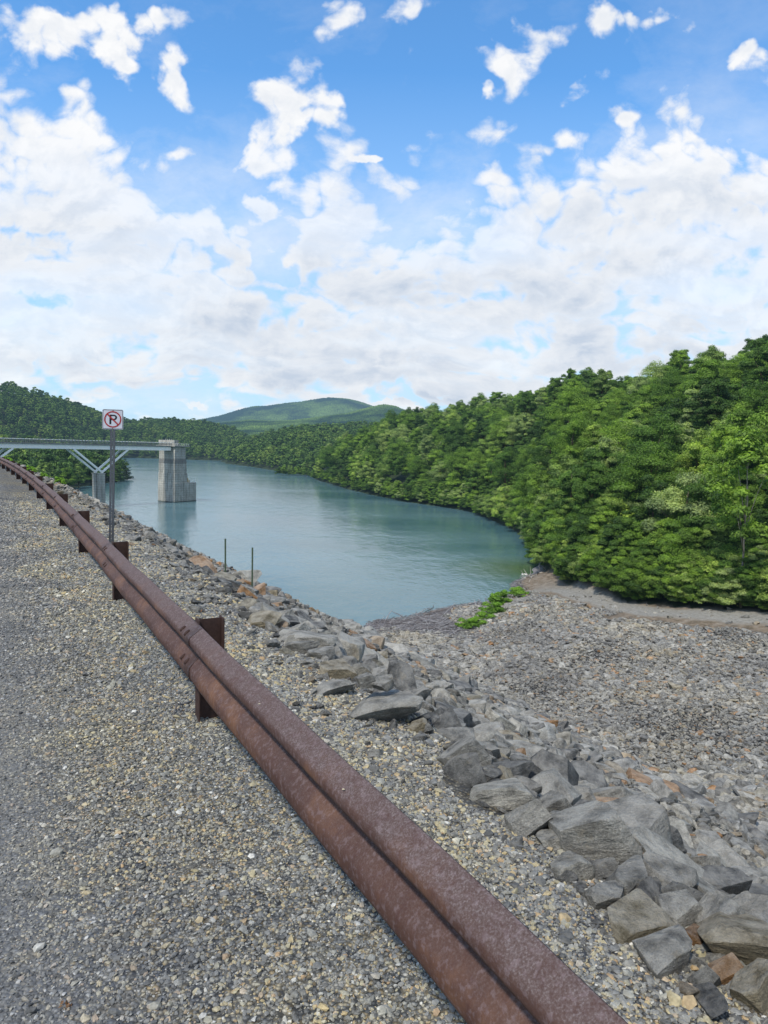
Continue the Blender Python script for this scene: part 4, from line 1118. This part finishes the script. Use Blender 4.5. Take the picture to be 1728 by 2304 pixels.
# far woods
fp = []; fs_ = []; fr = []; fi = []
for name, (alo, ahi, rlo, rhi, sp_) in {'middle': (azof(470), azof(900), 350, 930, 7.2), 'far': (azof(-250), azof(640), 500, 1230, 9.0), 'spur': (azof(-350), azof(312), 180, 520, 6.6)}.items():
    Xg, Yg = grid_pts(alo, ahi, rlo, rhi, sp_)
    zdg, zfg, zsg, ttg, Ug, Vg, azg, rg = height(Xg, Yg, True)
    zz = np.maximum.reduce([zsg[k] for k in zsg]); k = (zsg[name] >= zz-.01) & (zsg[name] > .1) & (ttg[name] > 0) & (ttg[name] < 1.05) & (zdg < zsg[name]-.2)
    if name == 'far': k &= ~((azg < azof(250)) & (rg < 520))
    for x, y, z, t_ in zip(Xg[k], Yg[k], zsg[name][k], ttg[name][k]):
        s = (.78+.4*rng.random())*(.85 if t_ < .03 else 1)
        fp.append((x, y, z-.5)); fs_.append((s, s, s*rng.uniform(.85, 1.15))); fr.append((0, 0, rng.uniform(0, 6.28)))
        fi.append(5 if rng.random() < (.28 if name == 'spur' else .015) else int(rng.integers(0, 5)))
o = instancer('distant_wood', fp, fr, fs_, fi, LOWC); tag(o, 'dark green forest over the distant hills around the lake', 'forest', kind='stuff')
# near trees of the left point
for (px, py, s, kind, lab) in [
    (286,1079,.85,'c','dark wide conifer at the very tip of the left point'),
    (262,1083,.95,'c','dark conifer second from the tip of the left point'),
    (238,1086,.85,'b','broadleaf tree on the left point right behind the sign post'),
    (178,1096,.8,'p','light green tree on the left bank beside the bridge pier'),
    (205,1091,.9,'b','broadleaf tree on the left bank behind the bridge pier'),
    (150,1103,.8,'b','broadleaf tree on the left bank above the end of the rock slope')]:
    p = G(px, py, .3)
    cr, tk = {'c': (CON, CONT), 'b': (HI[2][0], HI[2][1]), 'p': (PALE, PALET)}[kind]
    place_tree(p[0], p[1], max(H(p[0], p[1]), 0)-.3, cr, tk, (s, s, s), lab, None, 'conifer' if kind == 'c' else 'tree')
# bushes on the far left rocks and along the shore
BU, bc = crown_mesh('bush_shape', 90, 2600, .11, 2.2, 2.6, 0, 26, 'bush'); BUT = trunk_mesh('bush_stem', 90, 2.0, bc, .03, 'bark', 8)
BU2, bc2 = crown_mesh('bush_shape', 91, 2400, .10, 1.5, 3.0, 0, 24, 'bush'); BUT2 = trunk_mesh('bush_stem', 91, 1.4, bc2, .03, 'bark', 8)
for (px, py, z, s, lab) in [
    (1051,1412,.35,1.15,'small upright bush at the left end of the green shrub strip'),
    (1075,1402,.6,1.1,'low green bush second from the left end of the shrub strip'),
    (1092,1392,.7,1.15,'low bush in the middle of the green shrub strip'),
    (1107,1380,.8,1.35,'tall bush behind the middle of the green shrub strip'),
    (1122,1366,.8,1.45,'tallest bush near the water in the green shrub strip'),
    (1136,1362,.9,1.0,'grassy bush at the right end of the green shrub strip'),
    (1168,1345,1.0,1.3,'lone bush on the bank between the shrub strip and the driftwood')]:
    p = G(px, py, z); s *= .8; t = empty('shrub', (p[0], p[1], max(H(p[0], p[1]), 0)-.1), lab, 'shrub', 'shrubs on the lake bank'); t.scale = (s, s, s*(.62 if 'low' in lab or 'grassy' in lab else .85)); t.rotation_euler[2] = rng.uniform(0, 6.28)
    for nm, me_ in (('foliage', BU if s > 1.12 else BU2), ('stem', BUT if s > 1.12 else BUT2)):
        o = D.objects.new(nm, me_); C.objects.link(o); o.parent = t
for (px, py, s, lab) in [(18,1048,1.6,'bush over the rail at the far left edge'), (70,1066,1.5,'bush on the far rocks second from the left edge'), (135,1088,1.7,'yellow green bush at the foot of the left wood'), (100,1078,1.3,'low bush between the others on the far rocks at left')]:
    p = surf_hit(px, py, .0); t = empty('shrub', (p[0], p[1], H(p[0], p[1])-.1), lab, 'shrub', 'shrubs on the far rocks'); s *= .2*np.clip(math.hypot(p[0], p[1])/50, .6, 1.6); t.scale = (s, s, s)
    for nm, me_ in (('foliage', BU), ('stem', BUT)):
        o = D.objects.new(nm, me_); C.objects.link(o); o.parent = t

# ---------------------------------------------------------------- driftwood and litter
def branch(name, pts_px, rad_, mat, label, cat, z=.05, twigs=0, lift=.0):
    P_ = []
    for (x, y) in pts_px:
        p = G(x, y, z); P_.append(np.array([p[0], p[1], max(H(p[0], p[1]), 0)+rad_*.6+lift]))
    c = P_[0].copy(); b = MB()
    fine = []
    for a, e in zip(P_[:-1], P_[1:]):
        for t_ in (0, .5): fine.append(a*(1-t_)+e*t_+rng.normal(0, rad_*.4, 3)*np.array([1, 1, .4]))
    fine.append(P_[-1]); b.tube(fine, list(np.linspace(rad_, rad_*.45, len(fine))), 7, .3)
    for _ in range(twigs):
        s = fine[rng.integers(1, len(fine))]; e = s+rng.normal(0, 1, 3)*rad_*6+np.array([0, 0, rad_*3.5]); m_ = (s+e)/2+rng.normal(0, rad_*1.5, 3)
        b.tube([s, m_, e], [rad_*.5, rad_*.35, rad_*.12], 5)
    o = b.build(name, M[mat], None, c, smooth=True); o.location = tuple(c); tag(o, label, cat); return o
branch('log', [(966,1377),(995,1375),(1033,1366),(1060,1362)], .16, 'stick', 'long dark log lying along the waterline of the drift-covered shore', 'log', .1)
branch('log', [(955,1383),(970,1379)], .18, 'stick', 'short black log at the left end of the long waterline log', 'log', .1)
branch('log', [(1020,1367),(1040,1364),(1058,1358),(1090,1357)], .10, 'drift', 'slim branch floating just behind the long waterline log', 'log', .05)
branch('branch', [(950,1380),(966,1371),(975,1366)], .05, 'stick', 'thin twiggy branch sticking out of the water left of the long log', 'branch', .05, 6)
branch('driftwood', [(1176,1302),(1188,1300),(1196,1308),(1190,1318)], .13, 'drift', 'bleached forked driftwood on the bank near the spit tip', 'driftwood', .3, 7)
branch('driftwood', [(1150,1334),(1164,1332),(1172,1326)], .11, 'stick', 'dark fallen branch between the shrub strip and the bleached driftwood', 'driftwood', .2, 4)
branch('driftwood', [(1214,1285),(1230,1283),(1246,1287)], .12, 'drift', 'bleached dead branches at the foot of the trees on the spit tip', 'driftwood', 1.0, 8)
branch('driftwood', [(1196,1300),(1210,1292),(1206,1297)], .10, 'drift', 'grey driftwood sticks on the water side of the spit', 'driftwood', .6, 4)
branch('driftwood', [(1107,1345),(1116,1352),(1130,1350)], .08, 'drift', 'dead grey twigs rising behind the tallest bush', 'driftwood', .1, 6)
branch('branch', [(980,1422),(990,1416),(994,1412)], .12, 'drift', 'pale chunk of wood lying on the drift-covered shore', 'branch', .4)
branch('branch', [(1130,1441),(1144,1434)], .11, 'drift', 'pale straight stick lying on the rubble below the shrub strip', 'branch', .9)
p = G(1180, 1294, 0); b = MB(); b.box(p, (1,0,0), (0,1,0), Zv, -.45, .45, -.2, .2, 0.01, .22)
o = b.build('float', M['foam'], None, p, bevel=.04); o.location = tuple(p); tag(o, 'small pale block floating beside the spit tip', 'float')
# stump on the slope edge
p = surf_hit(795, 1398, .1); dd = math.hypot(p[0], p[1]); b = MB()
for _ in range(9):
    e = p+np.array([rng.normal(0, .25), rng.normal(0, .2), rng.uniform(.2, .7)])*dd/25; b.tube([p-np.array([0, 0, .2]), (p+e)/2+rng.normal(0, .05, 3), e], [.07*dd/25, .05*dd/25, .015], 6)
o = b.build('stump', M['drift'], None, p, smooth=True); o.location = tuple(p); tag(o, 'bleached root stump standing up at the slope edge against the water', 'stump')
# wood chips on the mud
chips = lib('chip_shapes'); CH = [simple('grey_chip', (.26, .25, .25), .85, .4, 5), simple('dark_chip', (.13, .12, .12), .85, .4, 5)]
for k in range(4):
    b = MB(); pts_ = [(0,0,0)]
    for q in range(3): pts_.append((pts_[-1][0]+.33, pts_[-1][1]+rng.normal(0, .06), rng.normal(0, .03)))
    b.tube(pts_, [.03, .028, .022, .01], 5); me_ = D.meshes.new('chip'); me_.from_pydata(b.v, [], b.f); me_.materials.append(M['drift'] if k % 2 else M['stick']); chips.objects.link(D.objects.new('chip_%d' % k, me_)); me_.materials[0] = CH[k % 2]
nC = 30000; aC = rng.uniform(-.04, .2, nC); rC = rng.uniform(55, 112, nC); XC = np.sin(aC)*rC; YC = np.cos(aC)*rC
zdC, zfC, zsC, _t, UC, VC, _a, _r = height(XC, YC, True); ZC = np.maximum(zfC, zdC)
k = (ZC > -.12) & (ZC < .6+vnoise(XC, YC, 3)*.5) & (zfC > zdC-.3)
XC, YC, ZC = XC[k], YC[k], np.maximum(ZC[k], 0)
sc_ = np.minimum(np.exp(rng.normal(-.45, .65, len(XC))), 2.6)
o = instancer('driftwood_litter', np.stack([XC, YC, ZC+.03], 1), np.stack([rng.normal(0, .15, len(XC)), rng.normal(0, .12, len(XC)), rng.normal(.2, 1.0, len(XC))], 1), np.stack([sc_, sc_*.8, sc_*.8], 1), rng.integers(0, 4, len(XC)), chips)
tag(o, 'mat of small grey sticks and wood litter on the shore', 'driftwood', kind='stuff')
# litter on the road
def ground_branch(name, px, rad_, mat, label, cat, z=18.25, curl=.01):
    P_ = [];
    for (x, y) in px:
        p = G(x, y, z); P_.append(np.array([p[0], p[1], H(p[0], p[1])+rad_+.004]))
    P_[len(P_)//2][2] += curl
    b = MB(); b.tube(P_, list(np.linspace(rad_, rad_*.5, len(P_))), 7, .2); o = b.build(name, M[mat], None, P_[0], smooth=True); o.location = tuple(P_[0]); tag(o, label, cat)
ground_branch('root', [(430,1567),(412,1574),(398,1583),(391,1597),(388,1612)], .006, 'stick', 'curved dry root on the gravel beside the nearest guardrail post', 'root', curl=.03)
ground_branch('stick', [(282,1634),(305,1628),(325,1622),(342,1616)], .0045, 'stick', 'thin straight stick lying on the gravel left of the nearest post', 'stick')
ground_branch('twig', [(143,1838),(158,1839),(170,1841)], .005, 'drift', 'short pale wood splinter on the dark wheel track', 'twig')
def clump(px, py, s, mat, label, name, cat, z=18.3):
    p = G(px, py, z); b = MB()
    c = np.array([p[0], p[1], H(p[0], p[1])+s*.3])
    for _ in range(14):
        q = c+rng.normal(0, s*.35, 3)*np.array([1, 1, .5]); a = rng.normal(size=3); a /= np.linalg.norm(a); e = np.cross(a, rng.normal(size=3)); e /= np.linalg.norm(e)
        b.add([q-a*s*.4, q+e*s*.2, q+a*s*.4, q-e*s*.2+Zv*s*.1], [(0,1,2,3)])
    o = b.build(name, mat, None, c); o.location = tuple(c); tag(o, label, cat)
M['deadleaf'] = simple('dead_leaf', (.22, .12, .06), .8, .4, 60)
clump(148, 2215, .02, M['deadleaf'], 'crumpled brown dead leaf on the gravel near the bottom left corner', 'dead_leaf', 'leaf')
clump(120, 1898, .012, M['deadleaf'], 'small curled brown leaf on the dark wheel track', 'dead_leaf', 'leaf')
clump(450, 1387, .05, M['deadleaf'], 'orange brown scrap of bark beyond the rail left of the nearest post top', 'bark_scrap', 'bark', 18.1)

# ---------------------------------------------------------------- camera
cam = D.cameras.new('camera'); co = D.objects.new('camera', cam); C.objects.link(co)
from mathutils import Matrix
co.matrix_world = Matrix(((Rv[0], Uv[0], -Fv[0], 0), (Rv[1], Uv[1], -Fv[1], 0), (Rv[2], Uv[2], -Fv[2], 20), (0, 0, 0, 1)))
cam.sensor_fit = 'VERTICAL'; cam.sensor_height = 36; cam.lens = 36*FPX/2304; cam.clip_start = .05; cam.clip_end = 20000
bpy.context.scene.camera = co

# ---------------------------------------------------------------- light
SUN_AZ = math.radians(-146); SUN_EL = math.radians(55)      # azimuth from +Y toward +X
sd = np.array([math.sin(SUN_AZ)*math.cos(SUN_EL), math.cos(SUN_AZ)*math.cos(SUN_EL), math.sin(SUN_EL)])
sun = D.lights.new('sun', 'SUN'); sun.energy = 3.7; sun.angle = math.radians(5); sun.color = (1, .95, .87)
so = D.objects.new('sun', sun); C.objects.link(so)
from mathutils import Vector
so.rotation_euler = Vector(tuple(-sd)).to_track_quat('-Z', 'Y').to_euler(); so.location = (0, 0, 60)

# ---------------------------------------------------------------- sky
w = D.worlds.new('World'); bpy.context.scene.world = w; w.use_nodes = True; t = NT(w.node_tree)
out = t.n('ShaderNodeOutputWorld'); bg = t.n('ShaderNodeBackground')
sky = t.n('ShaderNodeTexSky'); sky.sky_type = 'NISHITA'; sky.sun_disc = False; sky.sun_elevation = SUN_EL; sky.sun_rotation = SUN_AZ % (2*math.pi); sky.altitude = 600; sky.air_density = 1.0; sky.dust_density = .6; sky.ozone_density = 2.0
tc = t.n('ShaderNodeTexCoord'); d = tc.outputs['Generated']; s = t.n('ShaderNodeSeparateXYZ'); t.put(s, 0, d)
yy = t.math('MAXIMUM', s.outputs[1], .08)
u = t.math('DIVIDE', s.outputs[0], yy); wv = t.math('DIVIDE', s.outputs[2], yy)
uvc = t.n('ShaderNodeCombineXYZ'); t.put(uvc, 0, u); t.put(uvc, 1, wv)
def UWd(x, y):
    q = ray(x*1.0416, y*1.0416); return q[0]/q[1], q[2]/q[1]
# noise coordinates: flatten toward the horizon
wn = t.math('MULTIPLY', t.math('POWER', t.math('MAXIMUM', wv, .001), .75), 1.25)
pc = t.n('ShaderNodeCombineXYZ'); t.put(pc, 0, u); t.put(pc, 1, wn); t.put(pc, 2, 3.7)
warp = t.noise(pc, 5, 4, .5, 1); pcw = t.vm('ADD', pc, t.vm('SCALE', t.vm('SUBTRACT', warp, (.5, .5, .5)), scale=.09))
n1 = t.noise(pcw, 8.5, 9, .62); n2 = t.noise(t.vm('ADD', pcw, (-.006, .018, 0)), 8.5, 5, .6); n1s = t.noise(pcw, 8.5, 5, .6)
n3 = t.noise(t.vm('MULTIPLY', pcw, (.6, 1.6, 1)), 4.2, 7, .55)
# upper edge of the bank
fc = t.n('ShaderNodeFloatCurve'); t.put(fc, 'Value', t.mr(u, -.62, .62, 0, 1))
edge = [(-60,140),(0,150),(100,165),(180,185),(240,270),(300,335),(380,380),(470,385),(520,400),(555,470),(600,520),(640,500),(670,400),(740,380),(840,410),(960,435),(1080,415),(1200,390),(1260,340),(1330,270),(1450,250),(1560,255),(1620,310),(1659,320),(1720,300)]
cv = fc.mapping.curves[0]
pts_ = []
for x, y in edge:
    a, b_ = UWd(x, y); pts_.append(((a+.62)/1.24, b_))
while len(cv.points) > 2: cv.points.remove(cv.points[1])
cv.points[0].location = (0, pts_[0][1]); cv.points[1].location = (1, pts_[-1][1])
for a, b_ in pts_:
    if 0 < a < 1: cv.points.new(a, b_)
fc.mapping.update()
top = fc.outputs[0]
cov = t.mr(t.math('SUBTRACT', top, wv), -.07, .09, -.66, .62)
# pale lower limit of the bank
low = t.mr(wv, .055, .14, -.55, 0.0); cov = t.math('ADD', cov, low)
wb = t.noise(uvc, 7, 5, .6, 1); uvb = t.vm('ADD', uvc, t.vm('SCALE', t.vm('SUBTRACT', wb, (.5, .5, .5)), scale=.13))
blobs = [(200,70,170,75,.85),(60,40,120,60,.6),(240,130,60,40,.5),(375,150,55,48,.85),(650,110,60,60,.75),(740,40,60,55,.7),(700,200,45,40,.75),(590,230,75,90,.95),(600,330,60,70,.85),(625,200,50,50,.5),(400,300,55,35,.45),(880,60,75,40,.55),(930,20,60,30,.4),(1060,130,90,45,.8),(1180,70,80,50,.85),(1330,50,90,55,.8),(1470,80,50,45,.5),(1610,130,60,30,.65),(1050,200,25,22,.7),(1245,205,40,25,.6),(1210,290,70,30,.55),(1400,10,90,30,.5),(1310,250,40,25,.4),(790,340,35,14,.8),(790,775,70,24,.9),(940,850,50,14,.6),(700,800,200,26,.55),(830,865,60,10,.75),(585,425,50,25,.7),(430,878,30,8,.8),(370,35,60,50,.55),
 (600,590,75,40,-.65),(450,550,60,40,-.35),(1430,455,60,24,-.55),(500,440,40,60,-.35),(110,620,70,22,-.5),(20,610,40,14,-.4),(130,310,60,30,.2),(680,470,60,30,-.1)]
for (x, y, a, b_, wgt) in blobs:
    c0 = UWd(x, y); sx_ = (UWd(x+a, y)[0]-c0[0]); sy_ = (c0[1]-UWd(x, y+b_)[1])
    dd = t.vm('LENGTH', t.vm('MULTIPLY', t.vm('SUBTRACT', uvb, (c0[0], c0[1], 0)), (1/sx_, 1/sy_, 1)))
    cov = t.math('ADD', cov, t.mr(dd, 1.35, .2, 0, wgt*1.2, 'SMOOTHSTEP'))
cov = t.math('MINIMUM', cov, .58); lowq = t.mr(wv, .42, .25, 0, 1)
gen = t.math('ADD', 0, .12)
fr = t.mr(s.outputs[1], .05, .3)
cov = t.math('ADD', t.math('MULTIPLY', cov, fr), t.math('MULTIPLY', gen, t.math('SUBTRACT', 1, fr)))
def bl(scale, off): return t.math('ABSOLUTE', t.math('SUBTRACT', t.math('MULTIPLY', t.noise(t.vm('ADD', pcw, off), scale, 0, .5), 2), 1))
bil = t.math('ADD', t.math('MULTIPLY', t.math('SUBTRACT', bl(15, (0, 0, 0)), .2), 1.1), t.math('MULTIPLY', t.math('SUBTRACT', bl(34, (3, 1, 0)), .2), .6))
cov = t.math('ADD', cov, bil)
dens = t.math('ADD', cov, t.math('MULTIPLY', t.math('SUBTRACT', n1, .5), 2.6))
veil = t.mr(n3, .36, .58, .62, 1.0)
alpha = t.math('MULTIPLY', t.mr(dens, -.22, .45, 0, 1, 'SMOOTHSTEP'), t.math('ADD', t.math('MULTIPLY', veil, lowq), t.math('SUBTRACT', 1, lowq)))
# shading
lit = t.mr(t.math('SUBTRACT', n1s, n2), -.06, .06, 0, 1)
thick = t.mr(dens, .25, 1.1, 0, 1)
lowm = t.mr(wv, .62, .12, .15, 1.0)
g1 = t.math('MULTIPLY', t.mr(t.math('SUBTRACT', n3, t.math('MULTIPLY', bil, .09)), .42, .66), lowm)
shade = t.math('MULTIPLY', t.math('ADD', t.math('MULTIPLY', t.math('SUBTRACT', 1, lit), .42), t.math('MULTIPLY', g1, .95)), t.mr(thick, 0, 1, .45, 1), clamp=True)
cc = t.mix(shade, (1.0, 1.0, 1.0, 1), (.57, .65, .77, 1))
skyc = t.vm('SCALE', sky.outputs[0], scale=.1)
gm = t.mix(1, skyc, (1.25, 2.1, 2.55, 1), 'MULTIPLY')
hz = t.mr(wv, 0, .5, .9, 0)
base = t.mix(hz, gm, (.50, .68, .90, 1))
thinv = t.math('MULTIPLY', t.mr(t.noise(t.vm('MULTIPLY', pcw, (1, 1.5, 1)), 3.2, 7, .62), .47, .72, 0, .55), t.mr(wv, .62, .3, .25, 1))
alpha = t.math('MAXIMUM', alpha, thinv)
fin = t.mix(t.math('MULTIPLY', alpha, t.mr(s.outputs[2], 0, .012, 0, .97)), base, cc)
t.put(bg, 0, fin); t.put(bg, 1, 1.0); t.put(out, 0, bg)

sc = bpy.context.scene
sc.view_settings.view_transform = 'Standard'; sc.view_settings.look = 'None'; sc.view_settings.exposure = 0
sc.cycles.max_bounces = 6; sc.cycles.diffuse_bounces = 2; sc.cycles.glossy_bounces = 2; sc.cycles.transmission_bounces = 3; sc.cycles.transparent_max_bounces = 4
sc.cycles.use_adaptive_sampling = True; sc.cycles.adaptive_threshold = .015
sc.cycles.use_denoising = True
print('trees right', len(Xr), 'far', len(fp), 'rocks', len(cand), 'rubble', len(XF), 'pebbles', len(Pp), 'sv', sv, sv2, 'arm', arm, 'zap', zap)
